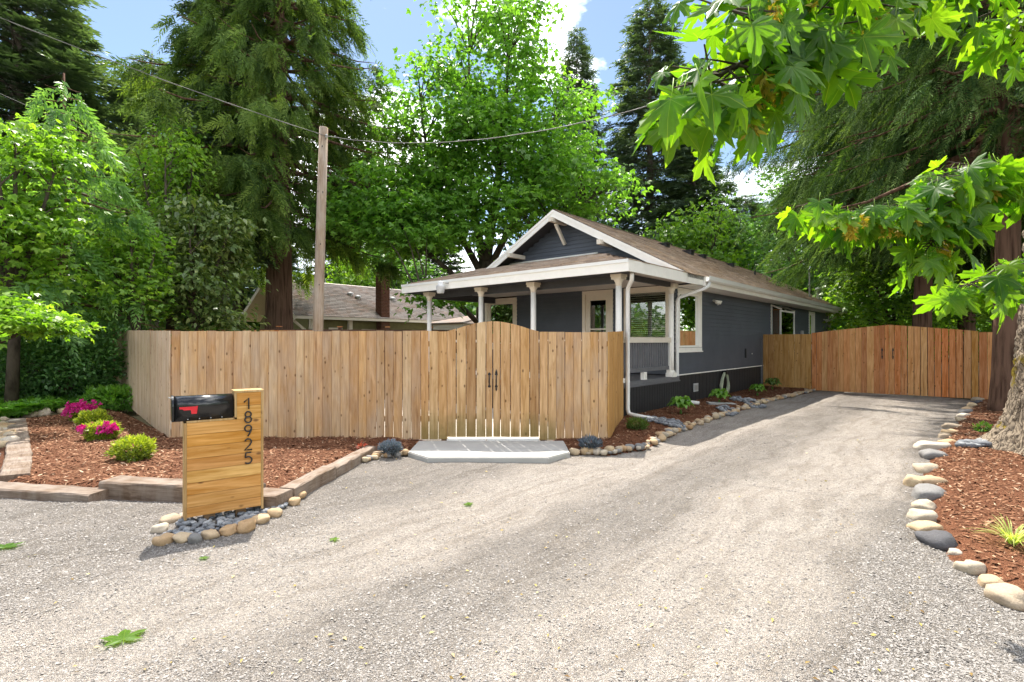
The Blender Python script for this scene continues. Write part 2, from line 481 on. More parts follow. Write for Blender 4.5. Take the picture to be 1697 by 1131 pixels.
def m_gravel():
    q = NT('gravel')
    v = q.coord('World')
    sp = q.n('SeparateXYZ'); q.t.links.new(v, sp.inputs[0])
    wob = q.math('MULTIPLY', q.math('SUBTRACT', q.noise(v, 0.55, 4, 0.6), 0.5), 0.9)
    w = q.math('ADD', q.math('ADD', q.math('MULTIPLY', sp.outputs['X'], V.x), q.math('MULTIPLY', sp.outputs['Y'], V.y)), wob)
    wr = q.n('MapRange'); wr.inputs['From Min'].default_value = -7; wr.inputs['From Max'].default_value = 1
    q.t.links.new(w, wr.inputs['Value'])
    def pos(x): return (x + 7) / 8
    track = q.ramp(wr.outputs[0], [(0.0, 0.15), (pos(-4.7), 0.30), (pos(-4.3), 0.85), (pos(-3.3), 0.9), (pos(-2.9), 0.35), (pos(-2.3), 0.35), (pos(-1.9), 0.95), (pos(-0.9), 1.0), (pos(-0.55), 0.2), (1.0, 0.1)])
    big = q.noise(v, 1.3, 5, 0.6)
    fac = q.math('ADD', q.math('MULTIPLY', track, 0.72), q.math('MULTIPLY', q.ramp(big, [(0.3, 0.0), (0.75, 1.0)]), 0.30))
    base = q.ramp(fac, [(0.0, (0.215, 0.197, 0.181)), (0.45, (0.325, 0.294, 0.266)), (1.0, (0.51, 0.456, 0.408))])
    cell = q.n('TexVoronoi', feature='F1', Scale=95.0); q.t.links.new(v, cell.inputs['Vector'])
    ed = q.n('TexVoronoi', feature='DISTANCE_TO_EDGE', Scale=95.0); q.t.links.new(v, ed.inputs['Vector'])
    sc_ = q.n('SeparateColor'); q.t.links.new(cell.outputs['Color'], sc_.inputs[0])
    c = q.mix(1.0, base, q.ramp(sc_.outputs[0], [(0.0, (0.70, 0.70, 0.70)), (0.5, (1.0, 0.99, 0.97)), (1.0, (1.22, 1.20, 1.16))]), 'MULTIPLY')
    gap = q.ramp(ed.outputs['Distance'], [(0.0, 1.0), (0.10, 0.0)])
    c = q.mix(q.math('MULTIPLY', gap, q.math('SUBTRACT', 0.60, q.math('MULTIPLY', fac, 0.50))), c, (0.10, 0.092, 0.082))
    sv = q.n('CombineXYZ'); q.t.links.new(q.math('MULTIPLY', w, 5.0), sv.inputs[0]); q.t.links.new(q.math('MULTIPLY', q.math('ADD', q.math('MULTIPLY', sp.outputs['X'], U.x), q.math('MULTIPLY', sp.outputs['Y'], U.y)), 0.45), sv.inputs[1])
    streak = q.noise(sv.outputs[0], 1.6, 5, 0.6)
    c = q.mix(q.ramp(streak, [(0.34, 0.75), (0.56, 0.0)]), c, q.mix(1.0, c, (0.70, 0.68, 0.65), 'MULTIPLY'))
    warm = q.ramp(q.noise(v, 6, 4), [(0.58, 0.0), (0.75, 0.15)])
    c = q.mix(warm, c, (0.33, 0.26, 0.19))
    h = q.math('ADD', q.math('MULTIPLY', q.ramp(ed.outputs['Distance'], [(0.0, 0.0), (0.3, 1.0)]), 1.0), q.math('MULTIPLY', sc_.outputs[1], 0.8))
    nb = q.bump(h, 0.85, 0.011, q.bump(q.math('ADD', q.noise(v, 9, 6, 0.65), q.math('MULTIPLY', streak, 0.8)), 0.6, 0.04))
    return q.done(c, 0.95, nb, 0.08)
M['gravel'] = m_gravel()

def m_tone(name, stops, rough=0.85, spec=0.15, bump=0.0, gain=None):
    q = NT(name)
    a = q.n('Attribute', attribute_name='tone')
    c = q.ramp(a.outputs['Fac'], stops)
    nb = None
    if bump:
        n = q.noise(q.coord('World'), 120, 3)
        nb = q.bump(n, bump, 0.003)
    return q.done(c, rough, nb, spec)
M['gravel_stone'] = m_tone('crushed_stone', [(0.0, (0.085, 0.078, 0.072)), (0.3, (0.19, 0.176, 0.163)), (0.65, (0.29, 0.268, 0.248)), (1.0, (0.39, 0.362, 0.336))], 0.9, 0.1, 0.3)
M['chip'] = m_tone('bark_chip', [(0.0, (0.06, 0.022, 0.011)), (0.35, (0.145, 0.062, 0.031)), (0.7, (0.245, 0.118, 0.064)), (0.88, (0.38, 0.22, 0.13)), (1.0, (0.52, 0.38, 0.26))], 0.85, 0.15)

def m_mulch():
    q = NT('bark_mulch')
    v = q.coord('World')
    a = q.n('TexVoronoi', feature='F1', Scale=38.0)
    vd = q.n('VectorMath', operation='ADD'); nz = q.n('TexNoise', Scale=14.0, Detail=3.0); q.t.links.new(v, nz.inputs['Vector'])
    q.t.links.new(v, vd.inputs[0]); q.t.links.new(nz.outputs['Color'], vd.inputs[1])
    q.t.links.new(vd.outputs[0], a.inputs['Vector'])
    s = q.n('SeparateColor'); q.t.links.new(a.outputs['Color'], s.inputs[0])
    c = q.ramp(s.outputs[0], [(0.0, (0.065, 0.025, 0.013)), (0.5, (0.17, 0.066, 0.033)), (1.0, (0.29, 0.135, 0.075))])
    nb = q.bump(q.math('ADD', s.outputs[1], q.noise(v, 30, 4)), 0.9, 0.02)
    return q.done(c, 0.9, nb, 0.1)
M['mulch'] = m_mulch()
M['soil'] = m_plain('forest_floor', (0.075, 0.062, 0.036), 0.95, 0.1, var=0.5, scale=0.8, bump=0.5)
M['patio'] = m_plain('pale_crushed_rock', (0.50, 0.46, 0.40), 0.95, 0.1, var=0.15, scale=5, bump=0.5)

def m_rock(name, pal):
    q = NT(name)
    v = q.coord('Object', rnd_off=True)
    oi = q.n('ObjectInfo')
    base = q.ramp(oi.outputs['Random'], [(i / max(1, len(pal) - 1), c) for i, c in enumerate(pal)])
    n = q.noise(v, 9, 7, 0.65, 0.4)
    c = q.mix(q.ramp(n, [(0.35, 0.45), (0.65, 0.0)]), base, q.mix(1.0, base, (0.55, 0.50, 0.46), 'MULTIPLY'))
    sp = q.noise(v, 70, 3)
    c = q.mix(q.ramp(sp, [(0.62, 0.0), (0.70, 0.35)]), c, (0.12, 0.10, 0.08))
    return q.done(c, 0.75, q.bump(n, 0.4, 0.012, q.bump(sp, 0.15, 0.003)), 0.25)
M['rock_tan'] = m_rock('tan_river_rock', [(0.48, 0.34, 0.20), (0.52, 0.42, 0.29), (0.42, 0.26, 0.13), (0.54, 0.42, 0.27), (0.46, 0.31, 0.17), (0.42, 0.34, 0.25)])
M['rock_pale'] = m_rock('pale_river_rock', [(0.46, 0.40, 0.31), (0.44, 0.35, 0.25), (0.52, 0.46, 0.38)])
M['rock_grey'] = m_rock('grey_river_rock', [(0.20, 0.195, 0.19), (0.27, 0.26, 0.25)])
M['rock_dark'] = m_rock('dark_slate_river_rock', [(0.085, 0.085, 0.095), (0.10, 0.098, 0.105)])
M['pebble'] = m_rock('blue_grey_pebble', [(0.16, 0.17, 0.19), (0.26, 0.275, 0.295), (0.11, 0.12, 0.135), (0.38, 0.395, 0.41), (0.21, 0.225, 0.245)])
M['bark_cedar'] = m_bark('fibrous_red_bark', (0.045, 0.024, 0.016), (0.17, 0.10, 0.068), (9, 9, 0.7))
M['bark_fir'] = m_bark('grey_brown_bark', (0.05, 0.04, 0.032), (0.17, 0.14, 0.115), (6, 6, 1.5))
M['bark_maple'] = m_plate_bark('deeply_furrowed_bark')
M['bark_dark'] = m_bark('dark_smooth_bark', (0.035, 0.028, 0.02), (0.10, 0.08, 0.06), (4, 4, 2))
M['pole'] = m_board('weathered_pole_wood', [(0.30, 0.22, 0.16), (0.33, 0.25, 0.18)], grey=0.5, knots=False)
M['brick'] = m_plain('dark_chimney_brick', (0.13, 0.06, 0.04), 0.9, 0.1, var=0.4, scale=9, bump=0.4)
M['mortar'] = m_plain('chimney_mortar', (0.20, 0.17, 0.14), 0.9, 0.1)

# ------------------------------------------------------------------ ground
def track_w(x, y):
    return V.x * x + V.y * y
def gravel_z(x, y):
    w = track_w(x, y) + 0.35 * vnoise(x * 0.6, y * 0.6, 5)
    z = 0.014 * vnoise(x * 0.9, y * 0.9, 1) + 0.008 * vnoise(x * 2.7, y * 2.7, 2) + 0.005 * vnoise(x * 7, y * 7, 3)
    for c, s in ((-1.4, 0.55), (-3.8, 0.5)):
        z -= 0.022 * np.exp(-((w - c) / s) ** 2)
    z += 0.016 * np.exp(-((w + 0.35) / 0.25) ** 2) * (0.6 + 0.4 * vnoise(x * 1.5, y * 1.5, 8))
    # loose gravel heaped against the front timbers
    z += 0.045 * np.exp(-(((y - 5.25) / 0.22) ** 2)) * ((x < -2.7) & (x > -7)) * (0.6 + 0.4 * vnoise(x * 2.2, y * 2.2, 9))
    return z
bpy.ops.mesh.primitive_plane_add(size=1)
ground = bpy.context.object
ground.name = 'ground'
ground.scale = (700, 700, 1)
ground.location = (0, 100, -0.07)
ground.data.materials.append(M['soil'])
tag(ground, 'dark leaf littered earth under the trees and around the houses', 'ground', kind='structure')

gx = np.arange(-15.0, 13.01, 0.085); gy = np.arange(-5.0, 19.6, 0.085)
X, Y = np.meshgrid(gx, gy)
Z = gravel_z(X, Y)
edge = np.minimum(np.minimum(X - gx[0], gx[-1] - X), np.minimum(Y - gy[0], gy[-1] - Y))
Z = np.where(edge < 0.1, -0.09, Z)
vv = np.stack([X, Y, Z], -1).reshape(-1, 3)
ny, nx = X.shape
ii = np.arange(ny * nx).reshape(ny, nx)
q_ = np.stack([ii[:-1, :-1], ii[:-1, 1:], ii[1:, 1:], ii[1:, :-1]], -1).reshape(-1, 4)
# keep the sheet to the drive and the forecourt, not behind the fences or under the houses
fc = vv[q_].mean(1)
keep = np.ones(len(q_), bool)
rel = fc[:, :2] - np.array([P0.x, P0.y])
lx = rel @ np.array([V.x, V.y]); ly = rel @ np.array([U.x, U.y])
keep &= ~((lx < 0.3) & (ly > -3.2))
keep &= ~((fc[:, 1] > 8.9) & (fc[:, 0] < 1.6))
keep &= ~((fc[:, 0] < -9.5) & (fc[:, 1] > 6.5))
gm = np_mesh('gravel_driveway', vv, q_[keep], smooth=True)
drive = addobj('gravel_driveway', gm, M['gravel'])
tag(drive, 'pale grey crushed gravel drive with compacted wheel tracks', 'driveway', kind='structure')

pt = MB()
pt.add([(-5.5, 8.75, -0.01), (1.5, 8.75, -0.01), (2.2, 10.6, -0.01), (-2.5, 15.0, -0.01), (-10.5, 15.0, -0.01)], [(0, 1, 2, 3, 4)])
patio = pt.build('patio', M['patio'])
tag(patio, 'pale sunlit courtyard floor seen through the gaps under the front gate', 'patio', kind='structure')

def in_poly(x, y, poly):
    ins = np.zeros(x.shape, bool)
    n = len(poly)
    for i in range(n):
        x0, y0 = poly[i]; x1, y1 = poly[(i + 1) % n]
        c = ((y0 > y) != (y1 > y))
        ins ^= c & (x < (x1 - x0) * (y - y0) / ((y1 - y0) + 1e-12) + x0)
    return ins
def poly_dist(x, y, poly):
    d = np.full(x.shape, 1e9)
    n = len(poly)
    for i in range(n):
        x0, y0 = poly[i]; x1, y1 = poly[(i + 1) % n]
        dx, dy = x1 - x0, y1 - y0
        t = np.clip(((x - x0) * dx + (y - y0) * dy) / (dx * dx + dy * dy), 0, 1)
        d = np.minimum(d, np.hypot(x - x0 - t * dx, y - y0 - t * dy))
    return d
BEDS = []
def bed_z(x, y, poly, h):
    d = poly_dist(x, y, poly) * np.where(in_poly(x, y, poly), 1, -1)
    return h * np.clip(d / 0.16 + 0.35, -0.9, 1) + 0.014 * vnoise(x * 3, y * 3, 11) + 0.008 * vnoise(x * 9, y * 9, 12)
def bed(name, label, pts, h):
    poly = [(p[0], p[1]) for p in pts]
    xs = [p[0] for p in poly]; ys = [p[1] for p in poly]
    st = 0.06
    gx = np.arange(min(xs) - 0.15, max(xs) + 0.15, st); gy = np.arange(min(ys) - 0.15, max(ys) + 0.15, st)
    X, Y = np.meshgrid(gx, gy)
    Z = bed_z(X, Y, poly, h)
    v = np.stack([X, Y, Z], -1).reshape(-1, 3)
    ny, nx = X.shape
    ii = np.arange(ny * nx).reshape(ny, nx)
    q = np.stack([ii[:-1, :-1], ii[:-1, 1:], ii[1:, 1:], ii[1:, :-1]], -1).reshape(-1, 4)
    c = v[q].mean(1)
    ok = in_poly(c[:, 0], c[:, 1], poly) | (poly_dist(c[:, 0], c[:, 1], poly) < 0.1)
    q = q[ok]
    used = np.unique(q); remap = np.zeros(len(v), np.int64); remap[used] = np.arange(len(used))
    o = addobj(name, np_mesh(name, v[used], remap[q], smooth=True), M['mulch'])
    tag(o, label, 'garden bed', kind='structure')
    BEDS.append((poly, h))
    return o
left_bed_poly = [(-2.38, 5.40), (-4.3, 5.75), (-5.75, 5.95), (-7.05, 7.25), (-10.0, 10.5), (-9.55, 12.6), (-5.62, 8.75), (-1.75, 8.75), (-2.15, 8.1), (-2.3, 7.4)]
bed('mulch_bed', 'reddish bark mulch bed inside the timbers in front of the left fence', left_bed_poly, 0.085)
mid_bed_poly = [tuple(gp(585, 756)[:2]), tuple(gp(635, 752)[:2]), tuple(gp(680, 752)[:2]), (-1.45, 8.7), (-2.05, 8.7)]
bed('mulch_bed', 'small mulch strip between timber end and concrete pad', mid_bed_poly, 0.06)
hp = lambda x, y: (P0 + V * x + U * y)
right_edge = [gp(945, 752), gp(1000, 752), gp(1060, 743), gp(1100, 723), gp(1170, 697), gp(1260, 668), gp(1352, 646)]
house_bed_poly = [tuple(p[:2]) for p in right_edge] + [tuple(hp(0.75, 7.1)[:2]), tuple(hp(-0.05, 7.2)[:2]), tuple(hp(-0.05, -3.0)[:2]), (1.62, 8.72), (0.7, 8.7)]
bed('mulch_bed', 'dark bark mulch bed along the side of the blue house', house_bed_poly, 0.08)
drive_edge = [gp(1622, 667), gp(1600, 690), gp(1578, 715), gp(1548, 760), gp(1532, 795), gp(1548, 830), gp(1560, 875), gp(1590, 925), gp(1640, 960), gp(1697, 1000), gp(1790, 1060)]
right_bed_poly = [tuple(p[:2]) for p in drive_edge] + [(5.2, 1.2), (12.5, 1.2), (15.4, 12.7), (13.2, 14.6)]
bed('mulch_bed', 'reddish bark mulch bed around the big trunk on the right', right_bed_poly, 0.075)

def bed_height(x, y):
    z = gravel_z(x, y)
    for poly, h in BEDS:
        ins = in_poly(x, y, poly)
        if ins.any():
            z = np.where(ins, bed_z(x, y, poly, h), z)
    return z
def bh(x, y):
    return float(bed_height(np.array([x]), np.array([y]))[0])

# loose gravel and bark chips: nobody could count them
OCT = np.array([[1, 0, 0], [-1, 0, 0], [0, 1, 0], [0, -1, 0], [0, 0, 1], [0, 0, -1]], float)
OCT_F = np.array([[0, 2, 4], [2, 1, 4], [1, 3, 4], [3, 0, 4]])          # the half that lies in the ground is never seen
def scatter(name, label, mat, x, y, z, size, tone, flat=0.6, long=1.0, r=None, tilt=0.25):
    r = r or np.random.default_rng(3)
    n = len(x)
    b = OCT[None] * (1 + r.uniform(-0.35, 0.35, (n, 6, 1)))
    b = b * np.stack([size * long, size, size * flat], -1)[:, None, :]
    b += r.uniform(-0.22, 0.22, (n, 6, 3)) * size[:, None, None]
    a = r.uniform(0, 2 * np.pi, n); ca, sa = np.cos(a), np.sin(a)
    tl = r.normal(0, tilt, n); ct, stt = np.cos(tl), np.sin(tl)
    bx, by, bz = b[..., 0], b[..., 1], b[..., 2]
    bx, bz = bx * ct[:, None] - bz * stt[:, None], bx * stt[:, None] + bz * ct[:, None]
    vx = bx * ca[:, None] - by * sa[:, None]; vy = bx * sa[:, None] + by * ca[:, None]
    v = np.stack([vx + x[:, None], vy + y[:, None], bz + z[:, None]], -1).reshape(-1, 3)
    f = (OCT_F[None] + (np.arange(n) * 6)[:, None, None]).reshape(-1, 3)
    o = addobj(name, np_mesh(name, v, f, {'tone': np.repeat(tone, 4)}), mat)
    return tag(o, label, 'gravel' if 'gravel' in name else 'mulch', kind='stuff')

g = np.random.default_rng(21)
n = 430000
D = 2.3 + 9.5 * g.random(n) ** 1.9
xx = (g.random(n) * 2 - 1) * 1.02 * D
w = track_w(xx, D) + 0.35 * vnoise(xx * 0.6, D * 0.6, 5)
loose = np.where(w > -0.55, 0.95, 0.5) - 0.5 * np.exp(-((w + 1.4) / 0.75) ** 2) - 0.5 * np.exp(-((w + 3.8) / 0.6) ** 2)
loose += 0.3 * vnoise(xx * 0.7, D * 0.7, 31)
loose = np.where((xx < -1.5) & (D < 6.5), loose + 0.25, loose)
ok = g.random(n) < np.clip(loose, 0.22, 1) * np.clip(1.5 - D / 9, 0.25, 1)
inbed = np.zeros(n, bool)
for poly, h in BEDS: inbed |= in_poly(xx, D, poly)
ok &= ~inbed
ok &= ~((D > 8.5) & (xx < 1.7))
xx, D = xx[ok], D[ok]
size = np.clip(g.lognormal(-5.68, 0.36, len(xx)), 0.0022, 0.011) * (1 + 0.06 * D)
zz = gravel_z(xx, D) + size * 0.32
scatter('gravel_stones', 'loose crushed stones strewn over the drive', M['gravel_stone'], xx, D, zz, size, np.clip(g.normal(0.56, 0.22, len(xx)), 0, 1), 0.62, 1.25, g)

bx_, by_ = [], []
for (poly, h), dens in zip(BEDS, (700, 700, 420, 650)):
    xs = [p[0] for p in poly]; ys = [p[1] for p in poly]
    A = (max(xs) - min(xs)) * (max(ys) - min(ys))
    m = int(A * dens)
    a = g.uniform(min(xs), max(xs), m); b = g.uniform(min(ys), max(ys), m)
    k = in_poly(a, b, poly) & (poly_dist(a, b, poly) > 0.03)
    k &= np.abs(a / np.maximum(b, 0.1)) < 1.15
    k &= g.random(m) < np.clip(9.0 / (b + 1), 0.35, 1)
    bx_.append(a[k]); by_.append(b[k])
bx_ = np.concatenate(bx_); by_ = np.concatenate(by_)
ln = g.uniform(0.011, 0.034, len(bx_))
scatter('bark_chips', 'shredded reddish bark chips covering the garden beds', M['chip'], bx_, by_, bed_height(bx_, by_) + 0.008, ln * 0.42, np.clip(g.beta(2.1, 2.6, len(bx_)) * 1.12, 0, 1), 0.5, 2.6, g, 0.35)

# ------------------------------------------------------------------ fences and gates
def board_mesh(w, th, hl, hr, z0=0.0):
    b = MB(); x = w / 2; y = th / 2
    c = 0.007
    # eight-cornered board with softened front edges
    prof = [(-x, y), (-x, -y + c), (-x + c, -y), (x - c, -y), (x, -y + c), (x, y)]
    vs = [(px, py, z0 + rnd.uniform(-0.003, 0.003)) for px, py in prof]
    vs += [(px, py, hl + (hr - hl) * (px + x) / w) for px, py in prof]
    n = len(prof)
    fs = [tuple(range(n))[::-1], tuple(range(n, 2 * n))] + [(i, (i + 1) % n, (i + 1) % n + n, i + n) for i in range(n)]
    b.add(vs, fs)
    return b.mesh('board')
def put_board(parent, a, b, x0, x1, mat, hl, hr, z0, th=0.02, gap=0.002, off=0.0):
    """a board between distances x0..x1 along the line a->b; parent sits at a with x along the line"""
    w = x1 - x0 - gap
    me = board_mesh(w, th, hl - z0, hr - z0)
    o = addobj('board', me, mat, parent, ((x0 + x1) / 2, off + rnd.uniform(-0.004, 0.004), z0))
    o.rotation_euler = (rnd.uniform(-0.003, 0.003), rnd.uniform(-0.0025, 0.0025), rnd.uniform(-0.012, 0.012))
    return o
def fence_root(name, label, a, b, cat='fence'):
    a = Vector(a); b = Vector(b)
    d = b - a
    o = thing(name, label, cat, (a.x, a.y, 0), math.atan2(d.y, d.x))
    return o, Vector((d.x, d.y)).length
def rails(root, L, zs, y=0.045, x0=0.0):
    for z in zs:
        MB().box(x0, L, y - 0.02, y + 0.02, z - 0.045, z + 0.045).build('rail', M['rail'], root)
def posts(root, xs, h, y=0.115):
    for x in xs:
        MB().box(x - 0.045, x + 0.045, y - 0.045, y + 0.045, -0.05, h).build('post', M['rail'], root)

YF = 8.66
fx = lambda px: (px - CX) / F * YF
# front fence, left of the gate
XL, XG0, XGM, XG1, XR = fx(284), fx(741), fx(816.5), fx(893.5), fx(1006)
r, L = fence_root('cedar_fence', 'long honey coloured vertical board fence left of the front gate', (XL, YF, 0), (XG0, YF, 0))
n = 31
xs = [L * i / n for i in range(n + 1)]
xs = [xs[0]] + [x + rnd.uniform(-0.008, 0.008) for x in xs[1:-1]] + [xs[-1]]
for i in range(n):
    f = i / n
    h = 1.832 + rnd.uniform(-0.009, 0.007)
    gap = 0.002 if i < n - 8 else rnd.choice((0.005, 0.007, 0.009))
    put_board(r, None, None, xs[i], xs[i + 1], M['cedar'] if i < n - 3 else M['cedar_mossy'], h, h, 0.035 if i < n - 9 else 0.05, gap=gap)
rails(r, L, (0.38, 1.0, 1.62)); posts(r, (0.1, 2.3, L - 0.06), 1.75)

# right of the gate
r, L = fence_root('cedar_fence', 'short honey coloured board fence right of the front gate', (XG1 + 0.004, YF, 0), (XR, YF, 0))
n = 8
for i in range(n):
    h = 1.815 + rnd.uniform(-0.004, 0.004)
    put_board(r, None, None, L * i / n, L * (i + 1) / n, M['cedar_mossy'] if i < 2 else M['cedar'], h, h, 0.04, gap=rnd.choice((0.004, 0.006, 0.009)))
rails(r, L, (0.38, 1.0, 1.62)); posts(r, (0.06, L - 0.06), 1.75)

# return from the right end to the porch corner
RE = Vector((2.33, 11.0, 0))
r, L = fence_root('cedar_fence', 'board fence return running back from right corner to the porch', (XR + 0.014, YF - 0.012, 0), RE)
n = 18
for i in range(n):
    h = 1.815 + 0.06 * i / n + rnd.uniform(-0.004, 0.004)
    put_board(r, None, None, L * i / n, L * (i + 1) / n, M['shade_cedar'], h, h, 0.04)
rails(r, L, (0.38, 1.0, 1.62), 0.045, 0.06); posts(r, (L - 0.06,), 1.7)

# left side fence going back
SL0 = Vector((-11.77, 15.5, 0)); SL1 = Vector((XL - 0.014, YF - 0.012, 0))
r, L = fence_root('cedar_fence', 'pale board fence running back along the left side', SL0, SL1)
n = 64
for i in range(n):
    g_ = 1 - i / n
    h = 1.832 + 0.155 * g_ + rnd.uniform(-0.004, 0.004)
    put_board(r, None, None, L * i / n, L * (i + 1) / n, M['cedar_pale'] if i > 8 else M['cedar'], h, h, 0.03 + 0.1 * g_)
rails(r, L - 0.1, (0.45, 1.05, 1.66)); posts(r, [0.1 + 2.2 * k for k in range(4)], 1.8)

# back of the yard: plain cedar fence whose top shows over the front one
r, L = fence_root('cedar_fence', 'sunlit top of board fence closing the back of the yard', (-11.6, 15.9, 0), (-6.4, 17.6, 0))
n = 38
for i in range(n):
    h = 2.02 + rnd.uniform(-0.004, 0.004)
    put_board(r, None, None, L * i / n, L * (i + 1) / n, M['red_cedar'], h, h, 0.0)
rails(r, L, (0.45, 1.05, 1.66)); posts(r, (0.1, 2.6, 5.2), 1.8)

# the two leaves of the front gate, arched
def arch(x):
    u_ = (x - XGM) / ((XG1 - XG0) / 2)
    return 1.825 + 0.168 * max(0.0, math.cos(min(1.0, abs(u_)) * math.pi / 2)) ** 1.15
def iron_handle(parent, x, z, spear, mat=None):
    b = MB()
    y = -0.018
    b.tube([(x, y, z - 0.10), (x, y - 0.035, z - 0.075), (x, y - 0.042, z), (x, y - 0.035, z + 0.075), (x, y, z + 0.10)], [0.009, 0.010, 0.012, 0.010, 0.009], 8)
    for s in (-1, 1):
        b.lathe((x, y + 0.004, z + s * 0.10), [(0.004, -0.02), (0.022, -0.012), (0.024, 0.0), (0.016, 0.018), (0.004, 0.03)], 8)
    if spear:
        b.add([(x - 0.022, y - 0.004, z + 0.12), (x + 0.022, y - 0.004, z + 0.12), (x, y - 0.004, z + 0.19), (x - 0.022, y + 0.012, z + 0.12), (x + 0.022, y + 0.012, z + 0.12), (x, y + 0.012, z + 0.19)],
              [(0, 1, 2), (5, 4, 3), (0, 3, 4, 1), (1, 4, 5, 2), (2, 5, 3, 0)])
        b.lathe((x, y, z - 0.145), [(0.004, -0.03), (0.013, -0.015), (0.013, 0.015), (0.006, 0.04)], 8)
    return b.build('handle', M['black_iron'], parent, smooth=True)
def gate_leaf(x_from, x_to, cuts, label, hx, spear):
    r, L = fence_root('garden_gate', label, (x_from, YF, 0), (x_to, YF, 0), 'gate')
    for i in range(len(cuts) - 1):
        a, b = fx(cuts[i]), fx(cuts[i + 1])
        o = put_board(r, None, None, a - x_from, b - x_from, M['cedar_mossy'], arch(a), arch(b), 0.088, gap=0.009 if i else 0.008)
    rails(r, L - 0.01, (0.42, 0.98, 1.58), x0=0.01)
    MB().beam((0.08, 0.045, 0.47) if spear else (L - 0.08, 0.045, 0.47), (L - 0.08, 0.045, 0.93) if spear else (0.08, 0.045, 0.93), 0.035, 0.08, (0, 1, 0)).build('brace', M['rail'], r)
    iron_handle(r, fx(hx) - x_from, 1.02, spear)
gate_leaf(XG0, XGM - 0.004, (741, 756, 772.4, 789, 805, 816), 'left leaf of the arched front gate, plain pull handle', 811, False)
gate_leaf(XGM + 0.004, XG1, (817.2, 829.5, 845.7, 862, 878, 893.5), 'right leaf of the arched front gate, spear tipped handle', 822.5, True)
for a, b, lab in ((741, 805, 'left pale threshold board under the front gate'), (807, 893, 'right pale threshold board under the front gate')):
    o = MB().box(fx(a), fx(b), YF - 0.055, YF + 0.06, 0.0, 0.062 if a > 800 else 0.056).build('threshold_board', M['white'])
    tag(o, lab, 'threshold')

# concrete pad before the gate
zt = 0.07
pad = [gp(693.7, 730.6, zt), gp(676.3, 749, zt), gp(708.6, 758.9, zt), gp(908.3, 758.9, zt), gp(944.4, 749.7, zt), gp(934.5, 730.6, zt)]
bm = bmesh.new()
top = [bm.verts.new(p) for p in pad]
fce = bm.faces.new(top)
if fce.normal.z < 0: fce.normal_flip()
ex = bmesh.ops.extrude_face_region(bm, geom=[fce])
for v_ in ex['geom']:
    if isinstance(v_, bmesh.types.BMVert): v_.co.z = -0.06
bmesh.ops.recalc_face_normals(bm, faces=bm.faces)
bmesh.ops.bevel(bm, geom=[e for e in bm.edges if all(v_.co.z > 0.05 for v_ in e.verts)], offset=0.012, segments=2, affect='EDGES')
me = bpy.data.meshes.new('concrete_pad'); bm.to_mesh(me); bm.free()
tag(addobj('concrete_pad', me, M['concrete']), 'pale concrete landing with clipped corners before the front gate', 'landing')

# drive fence and the two leaves of the drive gate
FA = Vector((8.86, 18.6, 0)); FB = Vector((13.54, 14.43, 0))
fdir = (FB - FA).normalized()
def on_far(px):                                     # point of that line under a picture column
    k = (px - CX) / F
    t = (k * FA.y - FA.x) / (fdir.x - k * fdir.y)
    return FA + fdir * t
def far_len(a, b): return (on_far(b) - on_far(a)).length
def far_boards(name, label, pxs, mats, top, z0=0.03, cat='gate', gap=0.003):
    a = on_far(pxs[0]); b = on_far(pxs[-1])
    r, L = fence_root(name, label, a, b, cat)
    for i in range(len(pxs) - 1):
        x0 = (on_far(pxs[i]) - a).length; x1 = (on_far(pxs[i + 1]) - a).length
        put_board(r, None, None, x0, x1, mats(i), top(pxs[i]), top(pxs[i + 1]), z0, gap=gap if not callable(gap) else gap(i))
    rails(r, L, (0.35, 1.0, 1.6))
    return r, L, a
c1 = [1240 + x / 7.067 for x in (175, 240, 300, 360, 415, 475, 540, 610, 672, 740)]
r, L, a = far_boards('cedar_fence', 'shaded golden fence panel joining the blue house wall', c1, lambda i: M['shade_cedar'], lambda p: 1.90, 0.05, 'fence')
posts(r, (0.05, L - 0.1), 1.8)
c2 = [1240 + x / 7.067 for x in (745, 800, 862, 925, 990, 1055, 1115, 1190, 1255, 1325, 1390, 1470, 1540, 1600, 1647)]
topy = lambda p: 1.93 + 0.24 * (1 - abs(p - 1472) / 128) ** 0.9 if abs(p - 1472) < 128 else 1.93
r, L, a = far_boards('drive_gate', 'left leaf of the red cedar drive gate', c2, lambda i: M['red_cedar'], topy)
iron_handle(r, L - 0.17, 1.28, True)
c3 = [1450 + x / 6.652 for x in (155, 213, 285, 358, 430, 503, 580, 655, 735, 815, 893, 975, 1060, 1145)]
top3 = lambda p: 1.93 + 0.24 * (1 - (p - 1472) / 160) if 1472 < p < 1632 else (2.17 if p <= 1472 else 1.93)
r, L, a = far_boards('drive_gate', 'right leaf of the red cedar drive gate', c3, lambda i: M['amber_board'] if i == 12 else M['red_cedar'], top3, 0.035, gap=lambda i: 0.016 if i > 1 else 0.006)
iron_handle(r, 0.10, 1.28, True)
c4 = [1450 + x / 6.652 for x in (1148, 1240, 1335, 1435, 1515, 1600, 1690, 1790, 1890, 2000, 2120)]
r, L, a = far_boards('cedar_fence', 'dull brown fence panel between the drive gate and the right trunks', c4, lambda i: M['red_cedar'], lambda p: 1.915, 0.03, 'fence')
posts(r, (0.06, L * 0.5, L - 0.06), 1.8)

